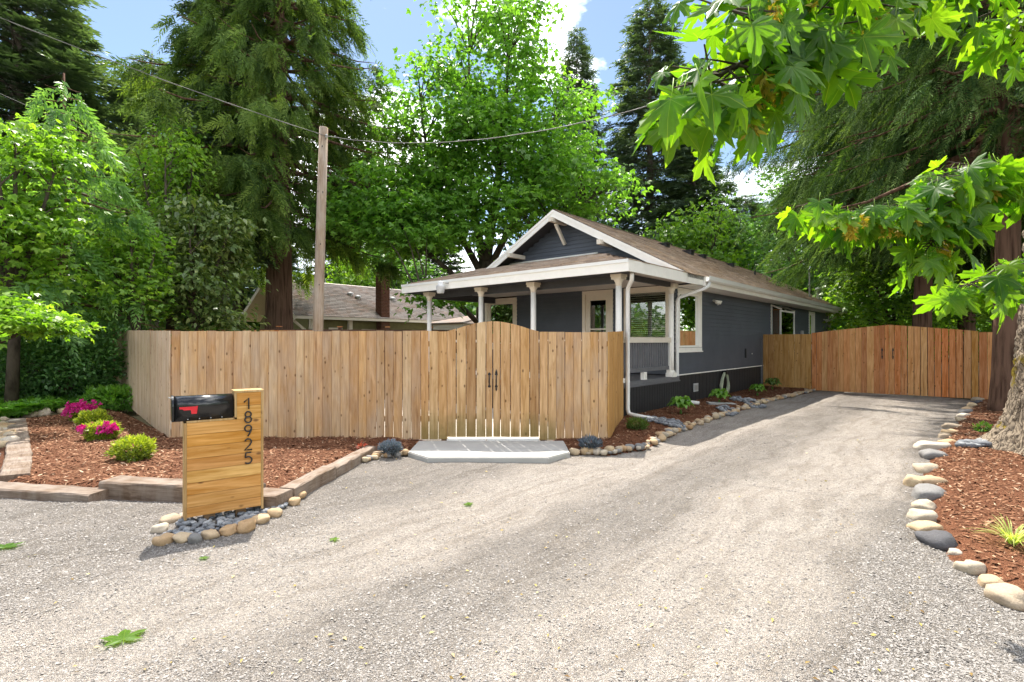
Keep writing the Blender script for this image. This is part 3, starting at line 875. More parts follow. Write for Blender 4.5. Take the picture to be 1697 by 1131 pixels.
# dark neighbour fence with capped posts behind the front fence
na, nb_ = at(395, 545, 17.2), at(745, 548, 18.4)
r, L = fence_root('neighbour_fence', 'dark brown neighbour fence with capped posts behind the front fence', na, nb_)
for px in (459, 557.5, 637.5, 712):
    x = L * (px - 395) / 350
    MB().box(x - 0.055, x + 0.055, -0.055, 0.055, 0, 2.13).build('post', M['dark_fence'], r)
    MB().box(x - 0.085, x + 0.085, -0.085, 0.085, 2.132, 2.165).build('post_cap', M['red_cedar'], r)
MB().box(0, L, 0.06, 0.10, 1.9, 2.06).build('rail', M['dark_fence'], r)
k = 0
while k * 0.15 < L:
    MB().box(k * 0.15, k * 0.15 + 0.14, 0.103, 0.12, 0.0, 1.98).build('board', M['dark_fence'], r); k += 1

# ------------------------------------------------------------------ timbers round the left bed
def timber(label, a, b, w, z0, z1, mat=None):
    a = Vector(a); b = Vector(b); d = b - a; L = d.length
    bm = bmesh.new()
    n = max(3, int(L / 0.12))
    rings = []
    for i in range(n + 1):
        x = L * i / n
        j = lambda s: rnd.uniform(-s, s)
        rings.append([bm.verts.new((x + j(0.004), -w / 2 + j(0.006), z0)), bm.verts.new((x + j(0.004), -w / 2 + j(0.007), z1 - 0.014 + j(0.006))),
                      bm.verts.new((x + j(0.004), -w / 2 + 0.014 + j(0.005), z1 + j(0.005))), bm.verts.new((x + j(0.004), w / 2 - 0.014 + j(0.005), z1 + j(0.005))),
                      bm.verts.new((x + j(0.004), w / 2 + j(0.006), z1 - 0.014)), bm.verts.new((x + j(0.004), w / 2 + j(0.006), z0))])
    for i in range(n):
        for k in range(6):
            bm.faces.new((rings[i][k], rings[i][(k + 1) % 6], rings[i + 1][(k + 1) % 6], rings[i + 1][k]))
    bm.faces.new(rings[0]); bm.faces.new(rings[-1][::-1])
    bmesh.ops.recalc_face_normals(bm, faces=bm.faces)
    me = bpy.data.meshes.new('landscape_timber'); bm.to_mesh(me); bm.free()
    o = addobj('landscape_timber', me, M['timber'], None, (a.x, a.y, 0))
    o.rotation_euler = (0, 0, math.atan2(d.y, d.x))
    return tag(o, label, 'timber', 'old timbers edging the left bed')
timber('low sunken timber at the front left corner of the bed', (-6.9, 5.95), (-4.28, 5.46), 0.25, -0.08, 0.105)
timber('raised front timber standing proud behind the mailbox', (-4.36, 5.70), (-2.62, 5.40), 0.27, -0.08, 0.175)
timber('short corner timber right of the mailbox stand', (-2.60, 5.36), (-2.29, 5.285), 0.26, -0.08, 0.145)
timber('front one of two timbers slanting back toward the gate', (-2.335, 5.44), (-2.235, 6.42), 0.18, -0.08, 0.145)
timber('rear one of two timbers slanting back toward the gate', (-2.235, 6.44), (-2.09, 7.75), 0.18, -0.08, 0.12)
timber('near one of two flat timbers on the left bed edge', (-5.75, 6.07), (-6.78, 7.22), 0.27, -0.08, 0.125)
timber('far one of two flat timbers on the left bed edge', (-6.80, 7.24), (-9.95, 10.55), 0.27, -0.08, 0.115)

# ------------------------------------------------------------------ mailbox stand and mailbox
A = Vector((-2.95, 4.72, 0)); B = Vector((-2.417, 5.10, 0))
d = B - A; SW = d.length
st = thing('mailbox_stand', 'stained horizontal plank stand with the house number 18925', 'mailbox stand', (A.x, A.y, 0), math.atan2(d.y, d.x))
ph = 0.109; z0 = 0.055; DEP = 0.16
SPLIT = 0.405
for i in range(8):
    h0 = z0 + i * ph if i else z0 + 0.02
    h1 = z0 + (i + 1) * ph
    MB().box(0.022, SW - 0.022, -0.012, 0.008, h0 + 0.0015, h1 - 0.0015).build('plank', M['stained_dark'] if i == 6 else M['stained'], st)
    MB().box(0.022, SW - 0.022, DEP - 0.008, DEP + 0.012, h0 + 0.0015, h1 - 0.0015).build('plank', M['stained'], st)
zm = z0 + 8 * ph
for i in range(2):
    h0 = zm + i * 0.125; h1 = h0 + 0.125
    MB().box(SPLIT + 0.02, SW - 0.022, -0.012, 0.008, h0 + 0.0015, h1 - 0.0015).build('plank', M['stained_dark'] if i == 1 else M['stained'], st)
    MB().box(SPLIT + 0.02, SW - 0.022, DEP - 0.008, DEP + 0.012, h0 + 0.0015, h1 - 0.0015).build('plank', M['stained'], st)
zt_ = zm + 0.25
MB().box(0.0, 0.020, -0.014, DEP + 0.014, z0, zm).build('edge_board', M['stained_post'], st)
MB().box(SW - 0.020, SW, -0.014, DEP + 0.014, z0 - 0.01, zt_).build('edge_board', M['stained_post'], st)
MB().box(SPLIT, SPLIT + 0.018, -0.014, DEP + 0.014, zm + 0.020, zt_).build('edge_board', M['stained_post'], st)
MB().box(SPLIT - 0.004, SW + 0.004, -0.018, DEP + 0.018, zt_ + 0.001, zt_ + 0.02).build('cap_board', M['stained_post'], st)
MB().box(0.021, SPLIT - 0.002, -0.014, DEP + 0.014, zm + 0.001, zm + 0.018).build('shelf', M['stained_post'], st)
MB().box(0.16, 0.25, 0.035, 0.125, -0.1, 0.5).build('post', M['rail'], st)
MB().box(0.42, 0.51, 0.035, 0.125, -0.1, 0.9).build('post', M['rail'], st)

def arc(cx, cz, r, a0, a1, n=16, rz=None):
    return [(cx + r * math.cos(R(a0 + (a1 - a0) * i / n)), cz + (rz or r) * math.sin(R(a0 + (a1 - a0) * i / n))) for i in range(n + 1)]
DIG = {'1': [[(-0.35, 0.62), (0.05, 1.0), (0.05, 0.0)]],
       '8': [arc(0, 0.755, 0.245, 0, 360, 28), arc(0, 0.27, 0.27, 0, 360, 30)],
       '9': [arc(0, 0.72, 0.28, 0, 360, 30), [(0.28, 0.72), (0.25, 0.52), (0.14, 0.28), (-0.02, 0.0)]],
       '2': [arc(0, 0.73, 0.27, 165, -20, 16) + [(0.12, 0.42), (-0.30, 0.0), (0.32, 0.0)]],
       '5': [[(0.26, 1.0), (-0.18, 1.0), (-0.24, 0.56)] + arc(-0.01, 0.31, 0.31, 130, -140, 22)]}
hz = 0.104
for i, ch in enumerate('18925'):
    zb = 1.02 - i * 0.130
    xb = SW - 0.135
    b = MB()
    for path in DIG[ch]:
        pts = [(xb + p[0] * hz, -0.020, zb + p[1] * hz) for p in path]
        b.tube(pts, 0.0070, 6)
    b.build('house_number_digit', M['black_iron'], st, smooth=True)

mb = thing('mailbox', 'black arched metal mailbox with a red flag on the plank stand', 'mailbox', (A.x, A.y, zm + 0.019), math.atan2(d.y, d.x))
def mail_prof(w, h, n=14):
    r_ = w / 2
    return [(r_, 0.0), (r_, h - r_)] + [(r_ * math.cos(math.pi * i / n), h - r_ + r_ * math.sin(math.pi * i / n)) for i in range(1, n)] + [(-r_, h - r_), (-r_, 0.0)]
def extr(prof, x0, x1, yc):
    b = MB(); n = len(prof)
    vs = [(x0, yc + p[0], p[1]) for p in prof] + [(x1, yc + p[0], p[1]) for p in prof]
    b.add(vs, [tuple(range(n)), tuple(range(n, 2 * n))[::-1]] + [(i, i + n, (i + 1) % n + n, (i + 1) % n) for i in range(n)])
    return b
yc = DEP / 2 - 0.002
body = extr(mail_prof(0.175, 0.222), -0.075, 0.395, yc).build('body', M['black_gloss'], mb)
for p in body.data.polygons: p.use_smooth = len(p.vertices) == 4
door = extr(mail_prof(0.187, 0.230), -0.093, -0.076, yc).build('door', M['black_gloss'], mb)
MB().tube([(-0.094, yc - 0.015, 0.205), (-0.112, yc - 0.012, 0.212), (-0.112, yc + 0.012, 0.212), (-0.094, yc + 0.015, 0.205)], 0.004, 6).build('latch', M['galv'], door)
fl = MB()
fy = yc - 0.0895
prof = [(-0.035, 0.128), (0.085, 0.128), (0.108, 0.134), (0.098, 0.062), (0.058, 0.062), (0.052, 0.098), (0.0, 0.098), (-0.012, 0.108), (-0.035, 0.110)]
n = len(prof)
fl.add([(x, fy - 0.006, z) for x, z in prof] + [(x, fy, z) for x, z in prof], [tuple(range(n)), tuple(range(n, 2 * n))[::-1]] + [(i, i + n, (i + 1) % n + n, (i + 1) % n) for i in range(n)])
fl.build('flag', M['red'], mb)
for x in (0.03, 0.12, 0.21, 0.30):
    MB().lathe((x, yc - 0.0885, 0.014), [(0.004, -0.004), (0.006, 0.0), (0.004, 0.004)], 8).build('rivet', M['galv'], mb)

# ------------------------------------------------------------------ stones
def rock_mesh(seed, sub=3, lump=0.36, flat=1.0):
    bm = bmesh.new()
    bmesh.ops.create_icosphere(bm, subdivisions=sub, radius=1.0)
    off = Vector((seed * 7.3, seed * 3.1, seed * 5.7))
    for v_ in bm.verts:
        p = v_.co.copy()
        nz = mnoise.noise(p * 1.1 + off) * lump + mnoise.noise(p * 2.3 + off) * lump * 0.4 + mnoise.noise(p * 5 + off) * 0.04
        q = p * (1 + nz)
        e = 0.80                                     # a little boxy, like worn cobbles
        cut = mnoise.cell(p * 0.8 + off)
        q = q - p * max(0.0, p.dot(Vector((math.sin(seed * 2.1), math.cos(seed * 3.7), 0.5 * math.sin(seed))).normalized()) - 0.55) * 0.55
        q = Vector([math.copysign(abs(c) ** e, c) for c in q])
        v_.co = q
    for f in bm.faces: f.smooth = True
    me = bpy.data.meshes.new('stone'); bm.to_mesh(me); bm.free()
    return me
ROCKS = [rock_mesh(i + 1) for i in range(7)]
SMALL = [rock_mesh(i + 20, 2, 0.2) for i in range(6)]
def with_mat(lst, mat):
    out = []
    for m_ in lst:
        c = m_.copy(); c.materials.clear(); c.materials.append(mat); out.append(c)
    return out
RK = {k: with_mat(ROCKS, M['rock_' + k]) for k in ('tan', 'pale', 'grey', 'dark')}
SK = {k: with_mat(SMALL, M['rock_' + k]) for k in ('tan', 'pale', 'grey')}
PK = with_mat(SMALL, M['pebble'])
def stone(name, me, p, sx, sy, sz, parent=None, rz=None, sink=0.35):
    o = addobj(name, me, None, parent)
    o.location = (p[0], p[1], (p[2] if len(p) > 2 else 0) + sz * (1 - sink) - sz * 0.15)
    o.scale = (sx, sy, sz)
    o.rotation_euler = (rnd.uniform(-0.15, 0.15), rnd.uniform(-0.15, 0.15), rnd.uniform(0, 6.28) if rz is None else rz)
    return o
# the big border stones on the right of the drive, read from the photograph: x, y of the base, half width and half height in pixels, kind
BIG = [(1685, 1003, 30, 17, 'pale', 'nearest pale border stone, cut by the right picture edge'),
       (1648, 973, 19, 9, 'tan', 'flat light tan border stone second from the near right corner'),
       (1616, 950, 20, 12, 'pale', 'pale half buried border stone left of the ornamental grass'),
       (1587, 923, 10, 7, 'pale', 'small pale border stone beside the dark slate one'),
       (1559, 905, 29, 13, 'dark', 'dark slate coloured border stone of the right bed'),
       (1541, 884, 23, 11, 'tan', 'brown tan border stone just behind the dark slate one'),
       (1534, 864, 19, 11, 'pale', 'dull beige border stone two behind the dark slate one'),
       (1538, 846, 17, 10, 'pale', 'pale border stone just before the smooth grey one'),
       (1548, 829, 27, 13, 'grey', 'large smooth grey border stone of the right bed'),
       (1548, 808, 24, 12, 'tan', 'large tan border stone behind the smooth grey one'),
       (1517, 808, 13, 12, 'tan', 'leftmost tan border stone, leaning on the large tan one'),
       (1541, 786, 19, 11, 'pale', 'cream border stone behind the two large tan ones'),
       (1554, 762, 19, 10, 'grey', 'light grey border stone before the pebble patch'),
       (1553, 747, 24, 9, 'pale', 'broad pale border stone before the pebble patch'),
       (1577, 738, 15, 6, 'tan', 'flat border stone at the end of the pebble patch'),
       (1569, 728, 11, 6, 'pale', 'small pale border stone just behind the pebble patch'),
       (1580, 721, 12, 6, 'tan', 'round tan border stone behind the pebble patch'),
       (1585, 712, 15, 6, 'pale', 'wide cream border stone midway up the right bed'),
       (1597, 700, 10, 5, 'tan', 'tan border stone seventh from the drive gate'),
       (1601, 693, 9, 5, 'pale', 'pale border stone sixth from the drive gate'),
       (1603, 686, 9, 5, 'grey', 'grey border stone fifth from the drive gate'),
       (1607, 680, 8, 4, 'tan', 'tan border stone fourth from the drive gate'),
       (1614, 675, 8, 4, 'tan', 'small brown border stone third from the drive gate'),
       (1622, 671, 8, 5, 'dark', 'dark border stone second from the drive gate'),
       (1624, 665, 9, 4, 'pale', 'pale border stone nearest the drive gate')]
for i, (px, py, hw, hh, kd, lab) in enumerate(BIG):
    p = gp(px, py)
    s = p.y / F
    p.y += hw * s * 0.4
    o = stone('border_stone', RK[kd][i % 7], (p.x, p.y, 0.0), hw * s * 0.98, hw * s * 0.98, hh * s * 1.15, None, rnd.uniform(-0.4, 0.4))
    o.location.z -= hh * s * 0.18
    tag(o, lab, 'stone', 'border stones along the right bed')
# rows of small stones
def edging(label, path, step, size, per=1.5, kinds=('tan', 'tan', 'pale', 'tan', 'grey'), wid=0.10, zoff=0.0):
    r = thing('stone_edging', label, 'stone edging', (path[0].x, path[0].y, 0))
    base = Vector((path[0].x, path[0].y, 0))
    for a, b in zip(path[:-1], path[1:]):
        d = b - a; L = d.length; n = max(1, int(L / step * per)); nn = Vector((-d.y, d.x, 0)).normalized()
        for k in range(n):
            p = a + d * ((k + rnd.random()) / n) + nn * rnd.uniform(-wid, wid)
            s = size * rnd.uniform(0.6, 1.35)
            q = p - base
            stone('stone', rnd.choice(SK[rnd.choice(kinds)]), (q.x, q.y, zoff + rnd.uniform(0, 0.012)), s, s * rnd.uniform(0.65, 0.9), s * rnd.uniform(0.5, 0.75), r, sink=0.1)
    return r
edging('row of small tan stones edging the bed beside the blue house', [gp(948, 752), gp(1000, 752), gp(1060, 744), gp(1100, 724), gp(1170, 698), gp(1260, 669), gp(1352, 647)], 0.16, 0.062, 2.6)
edging('loose tan stones between the slanting timbers and the concrete pad', [gp(585, 768), gp(612, 760), gp(645, 757), gp(678, 755)], 0.14, 0.055, 4.2, wid=0.12)
edging('pale stones scattered along the foot of the slanting timbers', [gp(487, 832), gp(520, 806), gp(552, 788), gp(585, 768)], 0.16, 0.050, 2.0, wid=0.05)
edging('row of flat tan stones closing the back of the left bed', [gp(34, 697), gp(95, 690), gp(150, 681), gp(205, 671)], 0.25, 0.13, 1.6, ('tan', 'pale'), 0.06, 0.03)
edging('heap of tan stones outside the flat left timbers', [gp(2, 745), gp(6, 720), gp(14, 703)], 0.14, 0.10, 2.2, ('tan', 'pale'), 0.10)
# stones and pebbles round the foot of the mailbox stand
for px, py, hw, hh, kd, lab in [(268, 903, 17, 11, 'tan', 'leftmost tan stone at the foot of the mailbox stand'),
                            (297, 899, 18, 8, 'tan', 'low brown stone under the left edge of the mailbox stand'),
                            (319, 900, 12, 9, 'grey', 'pale grey stone in the ring before the mailbox stand'),
                            (345, 893, 15, 9, 'tan', 'round tan stone before the middle of the mailbox stand'),
                            (377, 886, 15, 9, 'tan', 'brown pitted stone before the mailbox stand, right of centre'),
                            (405, 880, 16, 11, 'tan', 'largest tan stone before the right side of the mailbox stand'),
                            (431, 867, 14, 8, 'tan', 'flat tan stone at the right foot of the mailbox stand'),
                            (453, 857, 12, 9, 'tan', 'blocky tan stone right of the mailbox stand'),
                            (486, 838, 12, 8, 'tan', 'tan stone against the short corner timber'),
                            (262, 885, 14, 10, 'pale', 'pale stone left of the mailbox stand'),
                            (278, 868, 15, 8, 'tan', 'tan stone behind the left edge of the mailbox stand'),
                            (307, 860, 14, 7, 'pale', 'pale stone half hidden behind the mailbox stand')]:
    p = gp(px, py); s = p.y / F; p.y += hw * s * 0.4
    tag(stone('garden_stone', RK[kd][int(px) % 7], (p.x, p.y, 0), hw * s, hw * s * 0.8, hh * s, None), lab, 'stone', 'stones ringing the mailbox stand')
def pebble_patch(label, poly, n, size):
    xs = [p.x for p in poly]; ys = [p.y for p in poly]
    pl = [(p.x, p.y) for p in poly]
    c = Vector((sum(xs) / len(xs), sum(ys) / len(ys), 0))
    r = thing('pebble_patch', label, 'pebbles', c)
    k = 0
    while k < n:
        x = rnd.uniform(min(xs), max(xs)); y = rnd.uniform(min(ys), max(ys))
        if not in_poly(np.array([x]), np.array([y]), pl)[0]: continue
        s = size * rnd.uniform(0.65, 1.3)
        stone('pebble', rnd.choice(PK), (x - c.x, y - c.y, bh(x, y) + rnd.uniform(0.0, 0.015)), s, s * 0.75, s * 0.55, r, sink=0.05)
        k += 1
pebble_patch('blue grey pebbles around the foot of the mailbox stand', [gp(272, 896), gp(322, 893), gp(425, 868), gp(476, 842), gp(470, 832), gp(440, 838), gp(310, 868), gp(285, 872)], 230, 0.030)
pebble_patch('strip of blue grey pebbles crossing the right bed by the trunk', [gp(1585, 741, 0.05), gp(1590, 746, 0.05), gp(1640, 744, 0.05), gp(1637, 737, 0.05)], 55, 0.06)
pebble_patch('slate pebble runnel below the near downspout', [gp(1062, 697, 0.08), gp(1075, 692, 0.08), gp(1115, 697, 0.08), gp(1140, 705, 0.08), gp(1115, 708, 0.08)], 130, 0.045)
pebble_patch('slate pebble runnel under the second downspout', [gp(1186, 679, 0.08), gp(1196, 675, 0.08), gp(1222, 680, 0.08), gp(1212, 684, 0.08)], 60, 0.045)
pebble_patch('slate pebble runnel beside the garden hose', [gp(1210, 664, 0.08), gp(1216, 659, 0.08), gp(1265, 667, 0.08), gp(1268, 671, 0.08), gp(1245, 671, 0.08)], 110, 0.05)

# ------------------------------------------------------------------ the blue house (x across to the right, y back, from its front right corner)
HW, HL, RIDGE, SL = 6.74, 18.0, 5.43, 0.54
RX = -HW / 2
house = thing('blue_house', 'single storey slate blue house with white trim and a front porch', 'house', P0, -TH)
zr = lambda x: RIDGE - SL * abs(x - RX)              # top of the roof
front = lambda a, z, d: (a, -d, z)
side = lambda a, z, d: (d, a, z)
def wbox(b, plane, a0, a1, z0, z1, d0, d1, mi=0):
    vs = [plane(a0, z0, d0), plane(a1, z0, d0), plane(a1, z0, d1), plane(a0, z0, d1), plane(a0, z1, d0), plane(a1, z1, d0), plane(a1, z1, d1), plane(a0, z1, d1)]
    return b.hexa(vs, mi)
def siding(name, plane, a0, a1, z0, z1, holes, parent, mat, exp=0.115, ztop=None, d_in=0.0):
    """lap siding: every course leans out to its lower edge; openings left free"""
    b = MB()
    n = int(math.ceil((z1 - z0) / exp))
    for i in range(n):
        za = z0 + i * exp; zb = min(z1, za + exp)
        spans = [(a0, a1)]
        if ztop:                                     # gable: the course is as long as the roof allows
            lim = ztop((za + zb) / 2)
            if lim is None: continue
            spans = [lim]
        for (h0, h1, g0, g1) in holes:
            if zb > g0 + 0.01 and za < g1 - 0.01:
                new = []
                for s0, s1 in spans:
                    if h1 <= s0 or h0 >= s1: new.append((s0, s1)); continue
                    if s0 < h0: new.append((s0, h0))
                    if h1 < s1: new.append((h1, s1))
                spans = new
        for s0, s1 in spans:
            vs = [plane(s0, za, d_in + 0.022), plane(s1, za, d_in + 0.022), plane(s1, zb, d_in + 0.003), plane(s0, zb, d_in + 0.003), plane(s0, za, d_in - 0.02), plane(s1, za, d_in - 0.02)]
            b.add(vs, [(0, 1, 2, 3), (4, 5, 1, 0)])
    return b.build(name, mat, parent)
def window(plane, a0, a1, z0, z1, parent, tw=0.11, mat=None, blind=False, label=None, mull=None, sash=0.05, pane_mat=None, sill=True):
    mat = mat or M['cream']
    w = bpy.data.objects.new('window', None); link(w); w.parent = parent
    b = MB()
    wbox(b, plane, a0, a0 + tw, z0 + tw, z1 - tw, -0.10, 0.035)
    wbox(b, plane, a1 - tw, a1, z0 + tw, z1 - tw, -0.10, 0.035)
    wbox(b, plane, a0, a1, z1 - tw, z1, -0.10, 0.038)
    wbox(b, plane, a0, a1, z0, z0 + tw * 0.9, -0.10, 0.038)
    b.build('frame', mat, w)
    s = MB(); t0, t1, y0, y1 = a0 + tw, a1 - tw, z0 + tw, z1 - tw
    wbox(s, plane, t0, t0 + sash, y0, y1, -0.07, 0.004); wbox(s, plane, t1 - sash, t1, y0, y1, -0.07, 0.004)
    wbox(s, plane, t0 + sash, t1 - sash, y1 - sash, y1, -0.07, 0.002); wbox(s, plane, t0 + sash, t1 - sash, y0, y0 + sash, -0.07, 0.002)
    if mull:
        for mz in mull: wbox(s, plane, t0 + sash, t1 - sash, mz - 0.02, mz + 0.02, -0.06, 0.0)
    s.build('sash', mat, w)
    p = MB(); wbox(p, plane, t0 + sash - 0.01, t1 - sash + 0.01, y0 + sash - 0.01, y1 - sash + 0.01, -0.045, -0.039)
    p.build('pane', pane_mat or M['glass'], w)
    if blind:
        k = 0; z = y1 - sash - 0.03
        bl = MB()
        while z > y0 + sash:
            vs = [plane(t0 + sash, z, -0.075), plane(t1 - sash, z, -0.075), plane(t1 - sash, z + 0.030, -0.105), plane(t0 + sash, z + 0.030, -0.105)]
            vs += [tuple(Vector(q) + Vector((0, 0, 0.004))) for q in vs]
            bl.hexa(vs); z -= 0.056
        bl.build('blind', M['blind'], w)['kind'] = 'stuff'
    if sill:
        b = MB(); wbox(b, plane, a0 - 0.02, a1 + 0.02, z0 - 0.03, z0 - 0.002, -0.05, 0.06); b.build('sill', mat, w)
    return w

# openings: a0, a1, z0, z1
W_BIG = (-1.43, -0.10, 1.42, 3.085); W_LEFT = (-6.70, -5.28, 1.42, 3.06); DOOR = (-2.775, -1.772, 0.83, 3.09)
W_SIDE = (0.14, 1.66, 1.40, 3.03); W_FAR = (13.9, 15.0, 1.3, 3.0); BAY = (8.1, 10.1, 1.25, 3.0)
shrink = lambda w, k=0.05: (w[0] + k, w[1] - k, w[2] + k, w[3] - k)
siding('side_wall', side, 0.0, HL, 0.815, 3.3, [shrink(W_SIDE), shrink(W_FAR), shrink(BAY, 0.02)], house, M['siding'])
siding('front_wall', front, -HW, 0.0, 0.815, 3.22, [shrink(W_BIG), shrink(W_LEFT), shrink(DOOR)], house, M['siding'])
siding('gable_wall', front, -HW, 0, 3.22, 5.35, [], house, M['siding'], ztop=lambda z: (RX - max(0, (RIDGE - 0.11 - z) / SL), RX + max(0, (RIDGE - 0.11 - z) / SL)) if z < RIDGE - 0.15 else None)
siding('back_wall', lambda a, z, d: (a, HL + d, z), -HW, 0.0, 0.815, 3.2, [], house, M['siding'])
siding('far_side_wall', lambda a, z, d: (-HW - d, a, z), 0.0, HL, 0.815, 3.2, [], house, M['siding'])
MB().add([(-HW, HL, 3.2), (0, HL, 3.2), (RX, HL, RIDGE - 0.12)], [(0, 1, 2)]).build('back_gable', M['siding'], house)
b = MB(); b.box(-HW + 0.03, -0.03, 0.03, HL - 0.03, -0.05, 0.80)
o = b.build('foundation_skirt', M['skirt'], house)
b = MB()
for k in range(72):
    y = 0.1 + k * 0.25
    b.box(-0.029, -0.012, y, y + 0.235, -0.02, 0.79)
b.build('skirt_boards', M['skirt'], house)['kind'] = 'stuff'
MB().box(0.0, 0.03, 0.0, HL, 0.785, 0.813).build('belt_trim', M['white'], house)
MB().box(-0.01, 0.035, 7.02, 7.10, 0.1, 1.75).build('corner_trim', M['rail_grey'], house)
# rooms behind the glass
b = MB()
b.add([(-HW + 0.25, 3.6, 0.83), (-0.25, 3.6, 0.83), (-0.25, 3.6, 3.1), (-HW + 0.25, 3.6, 3.1)], [(0, 1, 2, 3)])
b.add([(-HW + 0.02, 0.05, 0.82), (-0.02, 0.05, 0.82), (-0.02, HL - 0.1, 0.82), (-HW + 0.02, HL - 0.1, 0.82)], [(0, 1, 2, 3)])
b.add([(-HW + 0.02, 0.05, 3.12), (-0.02, 0.05, 3.12), (-0.02, HL - 0.1, 3.12), (-HW + 0.02, HL - 0.1, 3.12)], [(0, 1, 2, 3)])
b.add([(-2.4, 5, 0.83), (-2.4, HL, 0.83), (-2.4, HL, 3.1), (-2.4, 5, 3.1)], [(0, 1, 2, 3)])
b.build('interior_wall', M['interior'], house)
MB().box(-2.9, -1.7, 1.6, 1.7, 0.83, 2.9).build('interior_panel', M['warm_room'], house)

window(front, *W_BIG, house, blind=True, tw=0.10)
window(front, *W_LEFT, house, blind=False, tw=0.12, sash=0.07)
window(side, *W_SIDE, house, blind=True, tw=0.10, mat=M['white'])
window(side, *W_FAR, house, tw=0.09, mat=M['white'], mull=(1.75,))
# front door with a tall glass
dr = bpy.data.objects.new('front_door', None); link(dr); dr.parent = house
b = MB()
a0, a1, z0, z1 = DOOR
wbox(b, front, a0, a0 + 0.10, z0, z1 - 0.1, -0.1, 0.035); wbox(b, front, a1 - 0.10, a1, z0, z1 - 0.1, -0.1, 0.035); wbox(b, front, a0, a1, z1 - 0.10, z1, -0.1, 0.038)
b.build('frame', M['cream'], dr)
b = MB(); s0, s1 = a0 + 0.10, a1 - 0.10
wbox(b, front, s0, s0 + 0.14, z0, z1 - 0.1, -0.06, 0.0); wbox(b, front, s1 - 0.14, s1, z0, z1 - 0.1, -0.06, 0.0)
wbox(b, front, s0 + 0.14, s1 - 0.14, z1 - 0.28, z1 - 0.1, -0.06, -0.001); wbox(b, front, s0 + 0.14, s1 - 0.14, z0, z0 + 0.5, -0.06, -0.001)
wbox(b, front, s0 + 0.14, s1 - 0.14, 1.98, 2.02, -0.055, -0.005)
b.build('slab', M['cream'], dr)
b = MB(); wbox(b, front, s0 + 0.13, s1 - 0.13, z0 + 0.49, z1 - 0.27, -0.035, -0.029); b.build('pane', M['glass'], dr)
MB().lathe((s0 + 0.07, -0.04, 1.8), [(0.01, -0.03), (0.03, -0.02), (0.03, 0.02), (0.01, 0.03)], 10).build('handle', M['black_iron'], dr)

# garden window box on the side wall
bay = bpy.data.objects.new('bay_window', None); link(bay); bay.parent = house
b = MB(); y0, y1, z0, z1 = 8.15, 10.05, 1.28, 2.98; D_ = 0.36; zf = 2.80; t = 0.055
b.box(0.02, D_, y0, y0 + t, z0, z0 + t)
for yy in (y0, y1 - t):
    b.box(0.0, t, yy, yy + t, z0 + t, z1); b.box(D_ - t, D_, yy, yy + t, z0 + t, zf)
    b.hexa([(0.0, yy, z1), (D_, yy, zf), (D_, yy + t, zf), (0.0, yy + t, z1), (0.0, yy, z1 + 0.05), (D_ + 0.02, yy, zf + 0.05), (D_ + 0.02, yy + t, zf + 0.05), (0.0, yy + t, z1 + 0.05)])
    b.box(t, D_ - t, yy, yy + t, 1.72, 1.76)
b.box(D_ - t, D_ - 0.002, y0 + t, y1 - t, zf - t, zf); b.box(0.0, D_ + 0.01, y0, y1, z0 - 0.04, z0 - 0.001)
b.build('frame', M['white'], bay)
b = MB(); b.box(D_ - 0.03, D_ - 0.024, y0 + t, y1 - t, z0 + t, zf - t)
b.build('pane', M['glass'], bay)
MB().box(t, D_ - t, y0 + 0.024, y0 + 0.03, z0 + t, zf).build('pane', M['glass'], bay)
MB().box(t + 0.01, D_ - t - 0.01, y0 + 0.1, y0 + 0.12, 1.78, 2.84).build('curtain', M['warm_room'], bay)
MB().add([(0, y0, z1 + 0.052), (D_ + 0.03, y0, zf + 0.052), (D_ + 0.03, y1, zf + 0.052), (0, y1, z1 + 0.052)], [(0, 1, 2, 3)]).build('top_pane', M['glass'], bay)
MB().box(0.001, 0.02, 10.3, 11.0, 0.82, 3.05).build('shadow_strip', M['skirt'], house)  # flat dark strip standing in for the shadow beside the garden window

# main roof
def shingles(name, mat, parent, o, ex, es, L, S, tab=0.30, exp=0.14, seed=3, clip=None, up=0.0):
    """rows of shingle tabs on a slope: o corner at the eave, ex along the eave, es up the slope"""
    r = np.random.default_rng(seed)
    ex = np.array(ex, float); es = np.array(es, float); o = np.array(o, float)
    nn = np.cross(ex, es); nn /= np.linalg.norm(nn)
    if nn[2] < 0: nn = -nn
    rows = int(S / exp)
    vs, fs, tn = [], [], []
    for j in range(rows):
        x = -r.random() * tab
        while x < L:
            x0 = max(0, x); x1 = min(L, x + tab * r.uniform(0.8, 1.2) - 0.008)
            x = x1 + 0.008
            if x1 - x0 < 0.02: continue
            if clip and not clip((x0 + x1) / 2, j * exp + exp / 2): continue
            s0 = j * exp + r.uniform(-0.012, 0.008); s1 = (j + 1) * exp + 0.03
            h0 = 0.014 + r.uniform(0, 0.006) + up; h1 = 0.002 + up
            b = len(vs)
            for (xa, sa, ha) in ((x0, s0, h0), (x1, s0, h0), (x1, s1, h1), (x0, s1, h1), (x0, s0, up - 0.004), (x1, s0, up - 0.004)):
                vs.append(o + ex * xa + es * sa + nn * ha)
            fs += [(b, b + 1, b + 2, b + 3), (b + 4, b + 5, b + 1, b)]
            t_ = np.clip(r.normal(0.5, 0.25), 0, 1); tn += [t_, t_]
    me = np_mesh(name, np.array(vs), np.array(fs), {'tone': np.array(tn)})
    ob = addobj(name, me, mat, parent)
    ob['kind'] = 'stuff'
    return ob
OH = 0.6; Y0, Y1 = -0.6, HL + 0.8
cs = 1 / math.hypot(1, SL)
slope_len = (HW / 2 + OH) / cs
